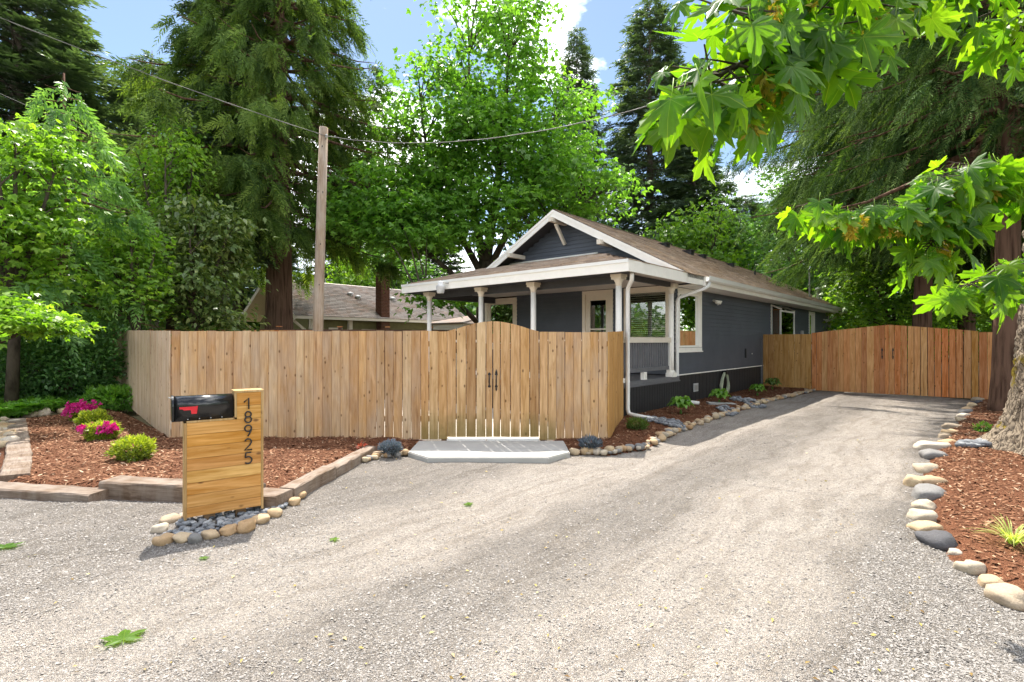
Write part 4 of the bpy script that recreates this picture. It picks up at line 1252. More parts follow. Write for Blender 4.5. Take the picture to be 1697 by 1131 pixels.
for sg in (1, -1):
    xe = RX + sg * (HW / 2 + OH)
    th = 0.10
    vs = [(xe, Y0, zr(xe) - th), (RX, Y0, RIDGE - th), (RX, Y1, RIDGE - th), (xe, Y1, zr(xe) - th), (xe, Y0, zr(xe)), (RX, Y0, RIDGE), (RX, Y1, RIDGE), (xe, Y1, zr(xe))]
    MB().hexa(vs).build('roof_deck', M['header'], house)
    shingles('shingle_courses', M['shingle'], house, (xe + sg * 0.03, Y0 - 0.03, zr(xe) - 0.03 * SL), (0, 1, 0), (-sg * cs, 0, SL * cs), Y1 - Y0 + 0.06, slope_len + 0.03, seed=5 + sg)
    # rake boards at the front, and the trim strip above them
    w = 0.20
    for (d0, d1, ww, nm) in ((0.0, 0.03, w, 'rake_board'), (0.03, 0.05, 0.07, 'rake_trim')):
        xo = RX + sg * (HW / 2 + OH)
        yv = Y0 - d0; yw = Y0 - d1
        MB().hexa([(RX, yw, RIDGE - ww * 1.1), (xo, yw, zr(xo) - ww * 1.1), (xo, yv, zr(xo) - ww * 1.1), (RX, yv, RIDGE - ww * 1.1), (RX, yw, RIDGE - 0.004), (xo, yw, zr(xo) - 0.004), (xo, yv, zr(xo) - 0.004), (RX, yv, RIDGE - 0.004)]).build(nm, M['white'], house)
    MB().hexa([(RX, Y1 + 0.03, RIDGE - w), (xe, Y1 + 0.03, zr(xe) - w), (xe, Y1, zr(xe) - w), (RX, Y1, RIDGE - w), (RX, Y1 + 0.03, RIDGE - 0.004), (xe, Y1 + 0.03, zr(xe) - 0.004), (xe, Y1, zr(xe) - 0.004), (RX, Y1, RIDGE - 0.004)]).build('rake_board', M['white'], house)
b = MB()
for k in range(64):
    y = Y0 + k * 0.305
    t0 = 0.022
    for sg in (1, -1):
        b.add([(RX, y, RIDGE + t0 + 0.012), (RX, y + 0.33, RIDGE + t0), (RX + sg * 0.15, y + 0.33, RIDGE + t0 - 0.15 * SL), (RX + sg * 0.15, y, RIDGE + t0 + 0.012 - 0.15 * SL)], [(0, 1, 2, 3)])
rc = b.build('ridge_cap', M['shingle'], house); rc['kind'] = 'stuff'
# eaves: soffit, fascia, gutter on the right
ze = zr(0.6)
MB().box(0.02, 0.60, -0.02, Y1, 3.045, 3.07).build('soffit', M['white'], house)
MB().box(0.60, 0.63, 0.35, Y1 + 0.02, 3.04, ze - 0.012).build('fascia', M['white'], house)
g_prof = [(0.632, 3.15), (0.632, 3.285), (0.645, 3.285), (0.645, 3.162), (0.70, 3.162), (0.725, 3.20), (0.728, 3.285), (0.742, 3.29), (0.738, 3.19), (0.708, 3.15)]
n = len(g_prof)
b = MB(); b.add([(x, 0.38, z) for x, z in g_prof] + [(x, Y1 + 0.05, z) for x, z in g_prof], [tuple(range(n)), tuple(range(n, 2 * n))[::-1]] + [(i, i + n, (i + 1) % n + n, (i + 1) % n) for i in range(n)])
b.build('gutter', M['metal_white'], house)
MB().box(-HW - 0.60, -HW - 0.02, 0.0, Y1, 3.045, 3.07).build('soffit', M['white'], house)
MB().box(-HW - 0.63, -HW - 0.60, Y0, Y1 + 0.02, 3.04, ze - 0.012).build('fascia', M['white'], house)
# gable beams
for t, sg in ((3.37, 0), (1.76, 1), (4.98, -1)):
    zc = zr(-t) - 0.30 + (0.03 if sg else 0.0)
    bm_ = MB().box(-t - 0.055, -t + 0.055, -0.78, -0.02, zc - 0.06, zc + 0.06).build('gable_beam', M['cream'], house)
    MB().beam((-t, -0.06, zc - 0.62), (-t, -0.50, zc - 0.08), 0.08, 0.08, (0, 1, 0)).build('knee_brace', M['cream'], bm_) if sg == 0 else None
# roof vents and pipes
for t_, y_, kind in ((2.75, 5.2, 'box'), (2.6, 7.0, 'cap'), (2.75, 8.6, 'box'), (2.75, 11.9, 'box'), (2.2, 13.6, 'pipe'), (2.0, 15.6, 'pipe'), (2.2, 17.4, 'pipe')):
    z_ = zr(-t_)
    if kind == 'pipe':
        MB().tube([(-t_, y_, z_ - 0.05), (-t_, y_, z_ + 0.34)], 0.045, 10).build('vent_pipe', M['dark_vent'], house)
    else:
        h = 0.10 if kind == 'box' else 0.16
        b = MB(); b.box(-t_ - 0.14, -t_ + 0.14, y_ - 0.14, y_ + 0.14, z_ - 0.12, z_ + h * 0.7)
        b.box(-t_ - 0.20, -t_ + 0.20, y_ - 0.2, y_ + 0.2, z_ + h * 0.72, z_ + h * 0.72 + 0.025)
        b.build('roof_vent', M['dark_vent'], house)
mast = MB().tube([(-0.3, 15.5, zr(-0.3) - 0.05), (-0.3, 15.5, zr(-0.3) + 1.25)], 0.035, 10).build('service_mast', M['galv'], house)
MB().lathe((-0.3, 15.5, zr(-0.3) + 1.25), [(0.05, -0.05), (0.08, 0.0), (0.05, 0.1), (0.01, 0.14)], 10).build('weatherhead', M['galv'], mast)
MB().tube([(-0.2, 16.9, zr(-0.2) - 0.05), (-0.2, 16.9, zr(-0.2) + 0.45)], 0.09, 12).build('flue_pipe', M['galv'], house)
MB().lathe((-0.2, 16.9, zr(-0.2) + 0.47), [(0.10, 0.0), (0.15, 0.02), (0.15, 0.08), (0.03, 0.14)], 12).build('flue_cap', M['galv'], house)

# porch
PX0, PX1, PY = -6.74, 0.60, -3.41
ZF1, ZF0 = 3.275, 3.045
MB().box(PX0 + 0.45, 0.14, -2.98, -0.035, 0.70, 0.79).build('porch_deck', M['rail_grey'], house)
MB().box(0.10, 0.128, -2.98, 0.0, -0.05, 0.66).build('porch_skirt', M['skirt'], house)
b = MB()
for k in range(24): b.box(0.129, 0.138, -2.97 + k * 0.124, -2.97 + k * 0.124 + 0.112, -0.03, 0.655)
b.build('skirt_boards', M['skirt'], house)['kind'] = 'stuff'
MB().box(PX0 + 0.45, 0.09, -2.98, -2.95, -0.05, 0.66).build('porch_skirt', M['skirt'], house)
MB().box(0.10, 0.15, -2.98, 0.0, 0.665, 0.695).build('skirt_cap', M['rail_grey'], house)
MB().box(0.085, 0.165, -1.95, -1.80, 0.80, 0.97).build('rail_block', M['white'], house)
# fascias, ceiling, headers
MB().box(PX0, PX1, PY, PY + 0.03, ZF0, ZF1).build('porch_fascia', M['white'], house)
MB().box(PX1 - 0.03, PX1, PY + 0.031, 0.345, ZF0, ZF1).build('porch_fascia', M['white'], house)
MB().box(PX0, PX1, PY - 0.022, PY - 0.001, ZF1 - 0.055, ZF1 + 0.012).build('drip_edge', M['metal_white'], house)
MB().box(PX0, PX0 + 0.03, PY + 0.031, -0.02, ZF0, ZF1).build('porch_fascia', M['header'], house)
MB().box(PX0 + 0.035, PX1 - 0.035, PY + 0.035, PY + 0.55, ZF0 + 0.02, ZF0 + 0.05).build('porch_soffit', M['header'], house)
MB().box(PX0 + 0.035, PX1 - 0.035, PY + 0.555, -0.03, ZF0 + 0.06, ZF0 + 0.08).build('porch_ceiling', M['ceiling'], house)
MB().box(PX0 + 0.54, 0.05, PY + 0.62, PY + 0.72, ZF0 - 0.14, ZF0 + 0.055).build('porch_header', M['header'], house)
MB().box(PX0 + 0.42, PX0 + 0.535, PY + 0.62, -0.03, ZF0 - 0.14, ZF0 + 0.055).build('porch_header', M['header'], house)
MB().box(0.055, 0.15, PY + 0.62, -0.56, ZF0 - 0.06, ZF0 + 0.055).build('porch_header', M['header'], house)
# porch roof planes
zw = 4.12
A0 = (PX1, PY, ZF1); A1 = (PX0, PY, ZF1); Bw0 = (-2.2, -0.02, zw); Bw1 = (PX0, -0.02, zw); C0 = (PX1 - 0.05, -0.02, ZF1 + 0.02)
def slab(vs, th, mat, name):
    n = len(vs)
    b = MB(); b.add([tuple(p) for p in vs] + [(p[0], p[1], p[2] - th) for p in vs], [tuple(range(n)), tuple(range(n, 2 * n))[::-1]] + [(i, i + n, (i + 1) % n + n, (i + 1) % n) for i in range(n)])
    return b.build(name, mat, house)
slab([A0, Bw0, Bw1, A1], 0.03, M['header'], 'porch_roof_deck')
slab([A0, C0, Bw0], 0.03, M['header'], 'porch_roof_deck')
es = Vector((0, -0.02 - PY, zw - ZF1)); S = es.length; es.normalize()
shingles('shingle_courses', M['shingle'], house, (PX0, PY, ZF1), (1, 0, 0), es, PX1 - PX0, S, seed=11, clip=lambda x, s: x < (PX1 - PX0) - s / S * 2.8, up=0.004)
es2 = Vector((-2.75, 0, zw - ZF1 - 0.02)); S2 = es2.length; es2.normalize()
shingles('shingle_courses', M['shingle'], house, (PX1, PY, ZF1), (0, 1, 0), es2, 3.39, S2, seed=12, clip=lambda y, s: y > s / S2 * 3.41, up=0.004)
MB().box(PX0 + 0.3, -2.25, -0.05, -0.022, zw + 0.005, zw + 0.04).build('flashing', M['white'], house)
# columns
def column(x, y):
    c = bpy.data.objects.new('porch_column', None); link(c); c.parent = house; c.location = (x, y, 0.79)
    H_ = ZF0 + 0.018 - 0.79
    s = 0.062
    b = MB(); b.lathe((0, 0, 0.16), [(0.070, 0), (0.066, 0.3), (0.064, H_ - 0.40)], 20); b.build('shaft', M['white'], c, smooth=True)
    b = MB(); b.box(-0.1, 0.1, -0.1, 0.1, 0, 0.10); b.lathe((0, 0, 0.10), [(0.095, 0), (0.098, 0.03), (0.075, 0.06)], 20); b.build('base', M['white'], c)
    b = MB(); z = H_ - 0.24
    b.lathe((0, 0, z), [(0.064, 0), (0.072, 0.015), (0.066, 0.03), (0.072, 0.06), (0.105, 0.13)], 20); b.box(-0.115, 0.115, -0.115, 0.115, z + 0.131, z + 0.185); b.box(-0.128, 0.128, -0.128, 0.128, z + 0.186, z + 0.238); b.build('capital', M['cream'], c)
for x, y in ((0.10, -2.93), (0.10, -0.42), (0.10 - 2.31, -2.93), (0.10 - 4.08, -2.93), (0.10 - 6.18, -2.93)):
    column(x, y)
# porch rail on the right side
pr = bpy.data.objects.new('porch_railing', None); link(pr); pr.parent = house
MB().box(0.04, 0.16, -2.83, -0.54, 1.63, 1.75).build('top_rail', M['cream'], pr)
MB().box(0.06, 0.14, -2.83, -0.62, 0.98, 1.07).build('bottom_rail', M['rail_grey'], pr)
MB().box(0.06, 0.145, -0.60, -0.52, 0.80, 1.63).build('end_post', M['white'], pr)
y = -2.80; k = 0
while y < -0.66:
    MB().box(0.08, 0.12, y, y + 0.045, 1.071, 1.629).build('baluster', M['rail_grey'], pr)
    y += 0.112
# front rails of the porch between the columns (behind the fence)
for xa, xb in ((-6.0, -4.1), (-2.1, 0.0)):
    MB().box(xa, xb, -2.98, -2.88, 1.63, 1.70).build('top_rail', M['cream'], pr)
# downspouts
def spout(pts, label=None):
    return MB().tube(pts, [0.045] * len(pts), 8).build('downspout', M['metal_white'], house, smooth=True)
spout([(0.50, -3.10, 3.06), (0.50, -3.10, 2.98), (0.47, -3.05, 2.90), (0.36, -2.93, 2.84), (0.27, -2.84, 2.78), (0.245, -2.81, 2.68), (0.245, -2.81, 0.24), (0.28, -2.82, 0.15), (0.40, -2.83, 0.13), (0.86, -2.86, 0.09)])
spout([(0.69, 0.50, 3.14), (0.67, 0.46, 3.04), (0.60, 0.40, 2.98), (0.30, 0.18, 2.85), (0.10, 0.02, 2.76), (0.075, -0.02, 2.66), (0.075, -0.02, 0.26), (0.11, 0.0, 0.18), (0.20, 0.05, 0.16), (0.55, 0.20, 0.12)])
spout([(0.69, Y1, 3.15), (0.67, Y1 - 0.1, 3.05), (0.35, Y1 - 0.5, 2.9), (0.08, HL - 0.05, 2.72), (0.07, HL - 0.05, 0.2)])
MB().box(0.0, 0.05, HL - 0.06, HL + 0.02, 0.82, 3.05).build('corner_trim', M['white'], house)
# crawl space vent, hose hanger, floodlights, meter boxes
vt = MB(); vt.box(0.001, 0.018, 1.15, 1.45, 0.30, 0.52); v_ = vt.build('foundation_vent', M['vent'], house)
for k in range(3): MB().box(0.019, 0.026, 1.19 + k * 0.085, 1.19 + k * 0.085 + 0.06, 0.34, 0.48).build('vent_louver', M['galv'], v_)
def flood(y, z):
    f = bpy.data.objects.new('flood_light', None); link(f); f.parent = house; f.location = (0.03, y, z)
    MB().lathe((0, 0, 0), [(0.03, -0.03), (0.06, -0.01), (0.06, 0.01), (0.03, 0.03)], 10).build('mount', M['white'], f)
    for s in (-1, 0, 1):
        b = MB(); b.tube([(0.02, 0, 0.0), (0.08, s * 0.10, -0.02), (0.15, s * 0.15, -0.06 - 0.04 * (s == 0))], [0.02, 0.035, 0.062], 10); b.build('lamp_head', M['white'], f, smooth=True)
flood(2.55, 2.83); flood(16.9, 2.72)
MB().box(0.018, 0.05, 5.25, 5.33, 1.12, 1.42).build('outlet_cover', M['skirt'], house)
MB().box(0.018, 0.03, 5.95, 5.99, 1.22, 1.26).build('hose_bib', M['white'], house)
MB().lathe((0.03, 12.5, 2.02), [(0.01, -0.1), (0.09, -0.08), (0.09, 0.08), (0.01, 0.1)], 12).build('meter', M['vent'], house)
# dusk light on the porch fascia
lt = bpy.data.objects.new('barn_light', None); link(lt); lt.parent = house; lt.location = (PX1 - 5.42, PY - 0.02, 3.16)
MB().tube([(0.12, 0.02, 0.03), (0.06, -0.10, 0.05), (0.0, -0.16, 0.03)], 0.018, 8).build('arm', M['galv'], lt)
MB().lathe((0, -0.16, -0.24), [(0.085, 0.0), (0.095, 0.02), (0.11, 0.10), (0.12, 0.16), (0.12, 0.20), (0.07, 0.215), (0.07, 0.30), (0.03, 0.32)], 16).build('lamp_shade', M['vent'], lt, smooth=True)

# garden hose hanging on the skirt
hb = MB()
hc = hp(0.08, 3.30)
for k in range(11):
    w_ = 0.20 + 0.012 * k + rnd.uniform(-0.02, 0.02); hgt = 0.64 + rnd.uniform(-0.06, 0.05)
    pts = []
    for i in range(21):
        a = 2 * math.pi * i / 20
        yy = w_ * math.sin(a) * (1 - 0.35 * math.cos(a)) + rnd.uniform(-0.006, 0.006)
        zz = 0.74 - hgt / 2 * (1 - math.cos(a))
        xx_ = 0.06 + 0.012 * (k % 4) + 0.01 * math.sin(a * 2 + k)
        p = P0 + V * xx_ + U * (3.30 + yy + rnd.uniform(-0.004, 0.004)); pts.append((p.x - hc.x, p.y - hc.y, zz))
    hb.tube(pts, 0.011, 6, cap=False)
hose = hb.build('garden_hose', M['hose'], None, smooth=True, loc=(hc.x, hc.y, 0))
tag(hose, 'pale coiled garden hose hanging on the dark skirt of the house', 'hose')
b = MB(); p = Vector((0, 0, 0.74))
b.tube([tuple(p - V * 0.08), tuple(p + V * 0.05)], 0.05, 10); b.tube([tuple(p + V * 0.05), tuple(p + V * 0.065)], 0.075, 10)
b.build('hose_hanger', M['black_iron'], hose)
for pa, pb, lab in ((hp(0.62, 0.55), hp(1.15, 0.95), 'grey concrete splash block below the second downspout'), (hp(0.70, -2.84), hp(1.35, -2.9), 'grey concrete splash block below the near downspout')):
    b = MB(); dd = (pb - pa); L = dd.length
    b.hexa([(0, -0.13, 0.0), (L, -0.16, 0.0), (L, 0.16, 0.0), (0, 0.13, 0.0), (0, -0.13, 0.125), (L, -0.15, 0.10), (L, 0.15, 0.10), (0, 0.13, 0.125)])
    o = b.build('splash_block', M['concrete'], None, loc=(pa.x, pa.y, 0)); o.rotation_euler = (0, 0, math.atan2(dd.y, dd.x)); tag(o, lab, 'splash block')

# ------------------------------------------------------------------ the olive house behind on the left
Q0 = Vector((-12.7, 27.0, 0)); HWt, Lt, RZt, EZt = 3.3, 11.5, 4.93, 2.9
olive = thing('olive_house', 'low olive green house with grey shingle roof behind the fence', 'house', Q0, -TH)
slt = (RZt - EZt) / HWt
MB().box(-2.75, 2.75, 0.9, Lt - 0.4, 0, 2.75).build('wall', M['olive'], olive)
MB().add([(-2.75, 0.9, 2.75), (2.75, 0.9, 2.75), (0, 0.9, RZt - 0.45), (-2.75, Lt - 0.4, 2.75), (2.75, Lt - 0.4, 2.75), (0, Lt - 0.4, RZt - 0.45)], [(0, 1, 2), (5, 4, 3), (0, 2, 5, 3), (1, 4, 5, 2), (0, 3, 4, 1)]).build('gable_wall', M['olive'], olive)
for sg in (1, -1):
    MB().hexa([(sg * HWt, 0, EZt - 0.14), (0, 0, RZt - 0.14), (0, Lt, RZt - 0.14), (sg * HWt, Lt, EZt - 0.14), (sg * HWt, 0, EZt), (0, 0, RZt), (0, Lt, RZt), (sg * HWt, Lt, EZt)]).build('roof', M['cream'], olive)
    cc = 1 / math.hypot(1, slt)
    shingles('shingle_courses', M['shingle_far'], olive, (sg * (HWt + 0.03), -0.03, EZt - 0.02), (0, 1, 0), (-sg * cc, 0, slt * cc), Lt + 0.06, HWt / cc, seed=31 + sg, tab=0.34, exp=0.16, up=0.004)
    for yy in (-0.04, Lt):
        MB().hexa([(sg * HWt, yy, EZt - 0.24), (0, yy, RZt - 0.22), (0, yy + 0.04, RZt - 0.22), (sg * HWt, yy + 0.04, EZt - 0.24), (sg * HWt, yy, EZt - 0.005), (0, yy, RZt - 0.005), (0, yy + 0.04, RZt - 0.005), (sg * HWt, yy + 0.04, EZt - 0.005)]).build('rake_board', M['cream'], olive)
MB().box(HWt - 0.02, HWt + 0.09, 0.0, Lt, EZt - 0.17, EZt - 0.06).build('gutter', M['cream'], olive)
for s in (-1, 1):
    MB().beam((s * 2.85, 0.9, 2.05), (s * 2.85, 0.1, 2.68), 0.1, 0.1, (0, 1, 0)).build('bracket', M['cream'], olive)
wo = lambda a, z, d: (2.75 + d, a, z)
for a0, a1, z0, z1 in ((2.0, 2.75, 1.2, 2.35), (3.9, 4.7, 1.2, 2.3), (6.4, 7.2, 1.2, 2.3), (8.2, 9.8, 1.1, 2.35), (0.95, 1.4, 1.2, 2.35)):
    w = bpy.data.objects.new('window', None); link(w); w.parent = olive
    b = MB(); t = 0.13
    wbox(b, wo, a0, a0 + t, z0, z1, 0.0, 0.05); wbox(b, wo, a1 - t, a1, z0, z1, 0.0, 0.05); wbox(b, wo, a0 + t, a1 - t, z1 - t, z1, 0.0, 0.048); wbox(b, wo, a0 + t, a1 - t, z0, z0 + t, 0.0, 0.048)
    if a1 - a0 > 1.2: wbox(b, wo, (a0 + a1) / 2 - 0.06, (a0 + a1) / 2 + 0.06, z0 + t, z1 - t, 0.0, 0.046)
    b.build('frame', M['cream'], w)
    b = MB(); wbox(b, wo, a0 + t - 0.01, a1 - t + 0.01, z0 + t - 0.01, z1 - t + 0.01, 0.0, 0.012); b.build('pane', M['black_gloss'], w)
for yy in (0.95, 3.05):
    MB().box(2.76, 2.95, yy, yy + 0.2, 0, 2.74).build('corner_post', M['cream'], olive)
# chimney
ch = bpy.data.objects.new('chimney', None); link(ch); ch.parent = olive
cy, cx = 5.1, 2.95
MB().box(cx - 0.26, cx + 0.26, cy - 0.26, cy + 0.26, 0, 5.35).build('mortar_core', M['mortar'], ch)
b = MB()
rows = int(5.3 / 0.078)
for j in range(rows):
    for (dx, dy, ax) in ((1, 0, 'y'), (0, -1, 'x')):
        k = -0.27 - (0.11 if j % 2 else 0)
        while k < 0.27:
            s0, s1 = max(-0.27, k), min(0.27, k + 0.21)
            k += 0.222
            if s1 - s0 < 0.03: continue
            z = 0.02 + j * 0.078
            e = rnd.uniform(0, 0.006)
            if ax == 'y': b.box(cx + 0.261, cx + 0.272 + e, cy + s0, cy + s1, z, z + 0.066)
            else: b.box(cx + s0, cx + s1, cy - 0.272 - e, cy - 0.261, z, z + 0.066)
b.build('bricks', M['brick'], ch)['kind'] = 'stuff'
MB().box(cx - 0.31, cx + 0.31, cy - 0.31, cy + 0.31, 5.351, 5.45).build('crown', M['brick'], ch)
MB().lathe((cx, cy, 5.45), [(0.14, 0), (0.14, 0.28), (0.20, 0.29), (0.20, 0.33), (0.06, 0.40)], 14).build('flue_cap', M['dark_vent'], ch)
for yv, tv in ((4.2, 1.15), (4.5, 1.45), (6.4, 1.1), (6.9, 1.35)):
    z_ = RZt - slt * tv
    b = MB(); b.lathe((tv, yv, z_ - 0.05), [(0.12, 0), (0.12, 0.12), (0.18, 0.13), (0.16, 0.20), (0.03, 0.24)], 12); b.build('roof_vent', M['vent'], olive)
# small white wing at its right end
wing = thing('garden_room', 'white glazed garden room at the right end of the olive house', 'garden room', at(742, 560, 27.5) * Vector((1, 1, 0)) if False else (at(742, 560, 27.5).x, 27.5, 0), -TH)
MB().box(-1.2, 1.2, 0.0, 2.6, 0, 2.55).build('wall', M['white'], wing)
MB().hexa([(-1.5, -0.3, 2.56), (1.5, -0.3, 2.56), (1.5, 2.9, 2.56), (-1.5, 2.9, 2.56), (-1.5, -0.3, 2.62), (1.5, -0.3, 2.62), (0.9, 2.3, 3.1), (-0.9, 2.3, 3.1)]).build('roof', M['shingle_far'], wing)
for y0_ in (0.25, 1.3):
    w = bpy.data.objects.new('window', None); link(w); w.parent = wing
    MB().box(1.2, 1.23, y0_, y0_ + 0.95, 0.9, 2.35).build('frame', M['white'], w)
    for k in range(2):
        MB().box(1.231, 1.238, y0_ + 0.1 + k * 0.42, y0_ + 0.44 + k * 0.42, 1.05, 2.2).build('pane', M['black_gloss'], w)
for x0_ in (-0.95, 0.1):
    w = bpy.data.objects.new('window', None); link(w); w.parent = wing
    MB().box(x0_, x0_ + 0.85, -0.03, 0.0, 0.9, 2.35).build('frame', M['white'], w)
    for k in range(2):
        MB().box(x0_ + 0.09 + k * 0.36, x0_ + 0.39 + k * 0.36, -0.038, -0.031, 1.05, 2.2).build('pane', M['black_gloss'], w)

# ------------------------------------------------------------------ utility pole and lines
UD = 13.0
pb = at(526.5, 560, UD); ptp = at(536.5, 212, UD)
slx = (ptp.x - pb.x) / (ptp.z - pb.z)
base = Vector((pb.x - slx * pb.z, UD, 0))
pole = thing('utility_pole', 'weathered wooden utility pole leaning slightly behind the fence', 'utility pole', base)
b = MB(); hgt = ptp.z
b.tube([(slx * z, 0, z) for z in (-0.2, hgt * 0.33, hgt * 0.66, hgt)], [0.135, 0.125, 0.115, 0.105], 16, jitter=0.02)
b.build('shaft', M['pole'], pole, smooth=True)
for z in (hgt - 0.5, hgt - 1.6, hgt - 1.62, hgt - 2.9, hgt - 3.9):
    a_ = rnd.uniform(-2.2, -0.9)
    MB().lathe((slx * z + 0.118 * math.cos(a_), 0.118 * math.sin(a_), z), [(0.006, -0.02), (0.014, 0), (0.006, 0.02)], 8).build('bolt', M['black_iron'], pole)
MB().lathe((slx * hgt + 0.09, -0.07, hgt - 0.24), [(0.02, -0.05), (0.035, -0.02), (0.025, 0.0), (0.035, 0.02), (0.02, 0.05)], 10).build('insulator', M['galv'], pole)
ins = base + Vector((slx * hgt + 0.09, -0.09, hgt - 0.24))
def cable(label, a, b, sag, r_=0.012, n=40, twist=0):
    a = Vector(a); b = Vector(b)
    mb_ = MB()
    def P(t): return a + (b - a) * t + Vector((0, 0, -sag * 4 * t * (1 - t)))
    mb_.tube([P(i / n) - a for i in range(n + 1)], r_, 6)
    for k in range(twist):
        pts = []
        for i in range(n * 4 + 1):
            t = i / (n * 4); an = t * (b - a).length * 5 + k * 3.1
            pts.append(P(t) - a + Vector((math.cos(an) * r_ * 1.6, 0, math.sin(an) * r_ * 1.6)))
        mb_.tube(pts, r_ * 0.8, 5)
    o = mb_.build('power_line', M['wire'], None, smooth=True, loc=a)
    return tag(o, label, 'cable', 'lines strung from the utility pole')
cable('twisted power line running from the pole up to the left', ins, at(-160, -35, 10.0), 0.10, 0.006, 30, 1)
cable('power line running from the pole toward the maple branch on the right', ins, at(1800, -120, 6.5), 1.05, 0.006, 40, 1)
cable('thin lower line rising to the left through the trees', at(463, 330, 21.4), at(-60, 128, 15.0), 0.25, 0.006)

# ------------------------------------------------------------------ foliage
M['maple_leaf'] = m_leaf('maple_foliage', (0.068, 0.143, 0.027), (0.128, 0.270, 0.042), (0.225, 0.390, 0.068), 0.5)
M['bright_leaf'] = m_leaf('spring_foliage', (0.07, 0.15, 0.02), (0.15, 0.28, 0.03), (0.30, 0.43, 0.055), 0.45)
M['wood_leaf'] = m_leaf('woodland_foliage', (0.056, 0.120, 0.032), (0.120, 0.240, 0.064), (0.224, 0.376, 0.120), 0.42)
M['laurel_leaf'] = m_leaf('laurel_foliage', (0.05, 0.085, 0.025), (0.105, 0.16, 0.045), (0.24, 0.28, 0.10), 0.28, 0.35)
M['ivy_leaf'] = m_leaf('ivy_foliage', (0.035, 0.08, 0.025), (0.085, 0.19, 0.055), (0.18, 0.32, 0.085), 0.30, 0.35)
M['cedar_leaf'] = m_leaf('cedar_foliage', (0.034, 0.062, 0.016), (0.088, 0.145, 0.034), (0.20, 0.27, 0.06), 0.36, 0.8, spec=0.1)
M['cedar_dark'] = m_leaf('shaded_cedar_foliage', (0.016, 0.036, 0.012), (0.05, 0.098, 0.028), (0.15, 0.225, 0.065), 0.22, 0.8, spec=0.06)  # cedar foliage with the deep shade of the right cedars put into its colour
M['cedar_young'] = m_leaf('young_cedar_foliage', (0.064, 0.144, 0.040), (0.136, 0.264, 0.072), (0.272, 0.416, 0.136), 0.40, 0.5)
M['fir_leaf'] = m_leaf('fir_foliage', (0.04, 0.068, 0.042), (0.08, 0.125, 0.07), (0.15, 0.205, 0.10), 0.25, 0.5)
M['fern_leaf'] = m_leaf('fern_foliage', (0.065, 0.156, 0.026), (0.117, 0.260, 0.039), (0.208, 0.377, 0.065), 0.45)
M['hosta_leaf'] = m_leaf('hosta_foliage', (0.07, 0.17, 0.02), (0.12, 0.26, 0.03), (0.22, 0.38, 0.07), 0.35, 0.35)
M['azalea_leaf'] = m_leaf('azalea_foliage', (0.10, 0.15, 0.02), (0.24, 0.30, 0.03), (0.46, 0.47, 0.06), 0.35)
M['green_shrub'] = m_leaf('box_foliage', (0.039, 0.078, 0.019), (0.091, 0.156, 0.033), (0.169, 0.247, 0.052), 0.3)
M['magenta'] = m_leaf('magenta_petal', (0.42, 0.008, 0.13), (0.62, 0.015, 0.22), (0.75, 0.06, 0.40), 0.35, 0.5, hue=(1.1, 0.8, 1.0))
M['blue_leaf'] = m_leaf('blue_grey_foliage', (0.05, 0.075, 0.085), (0.11, 0.14, 0.17), (0.22, 0.25, 0.33), 0.25, hue=(1.0, 1.1, 1.0))
M['grass_leaf'] = m_leaf('variegated_grass', (0.18, 0.24, 0.05), (0.40, 0.46, 0.13), (0.62, 0.64, 0.32), 0.4)
M['litter'] = m_leaf('dry_litter', (0.16, 0.09, 0.03), (0.42, 0.30, 0.08), (0.55, 0.45, 0.14), 0.2, hue=(1, 1, 0.7))
M['seed'] = m_leaf('maple_seed_wing', (0.30, 0.27, 0.03), (0.46, 0.40, 0.05), (0.58, 0.46, 0.10), 0.45, hue=(1.4, 1.15, 0.4))
M['red_leaf'] = m_leaf('red_tipped_foliage', (0.20, 0.02, 0.015), (0.32, 0.05, 0.03), (0.42, 0.13, 0.06), 0.3, hue=(1.3, 0.9, 0.6))

def kites(P, Dr, Nn, L, W, tone, fold=0.12, bend=0.15):
    """leaf blades: base, two sides, tip"""
    Dr = nrm(Dr); S = nrm(np.cross(Dr, Nn)); Nn = np.cross(S, Dr)
    L = L[:, None]; W = W[:, None]
    v0 = P
    v1 = P + Dr * L * 0.42 + S * W * 0.5 + Nn * W * fold
    v2 = P + Dr * L - Nn * L * bend
    v3 = P + Dr * L * 0.42 - S * W * 0.5 + Nn * W * fold
    v = np.stack([v0, v1, v2, v3], 1).reshape(-1, 3)
    q = np.arange(len(P) * 4).reshape(-1, 4)
    return v, q, tone
def lobed(P, Dr, Nn, L, tone, r):
    """three-lobed leaves: three blades fanning from the stalk"""
    Dr = nrm(Dr); S = nrm(np.cross(Dr, Nn)); N2 = np.cross(S, Dr)
    vs, ts = [], []
    for a, k in ((0, 1.0), (0.95, 0.82), (-0.95, 0.82)):
        d = Dr * math.cos(a) + S * math.sin(a)
        v, q, t = kites(P, d, N2, L * k, L * k * 0.62, tone, 0.1, 0.18)
        vs.append(v); ts.append(t)
    v = np.concatenate(vs); q = np.arange(len(v)).reshape(-1, 4)
    return v, q, np.concatenate(ts)
def leaf_obj(name, parts, mat, parent=None, loc=None):
    vs, qs, ts, o = [], [], [], 0
    for v, q, t in parts:
        vs.append(v); qs.append(q + o); ts.append(t); o += len(v)
    me = np_mesh(name, np.concatenate(vs), np.concatenate(qs), {'tone': np.concatenate(ts)})
    return addobj(name, me, mat, parent, loc)
def rand_dir(r, n):
    return nrm(r.normal(size=(n, 3)))

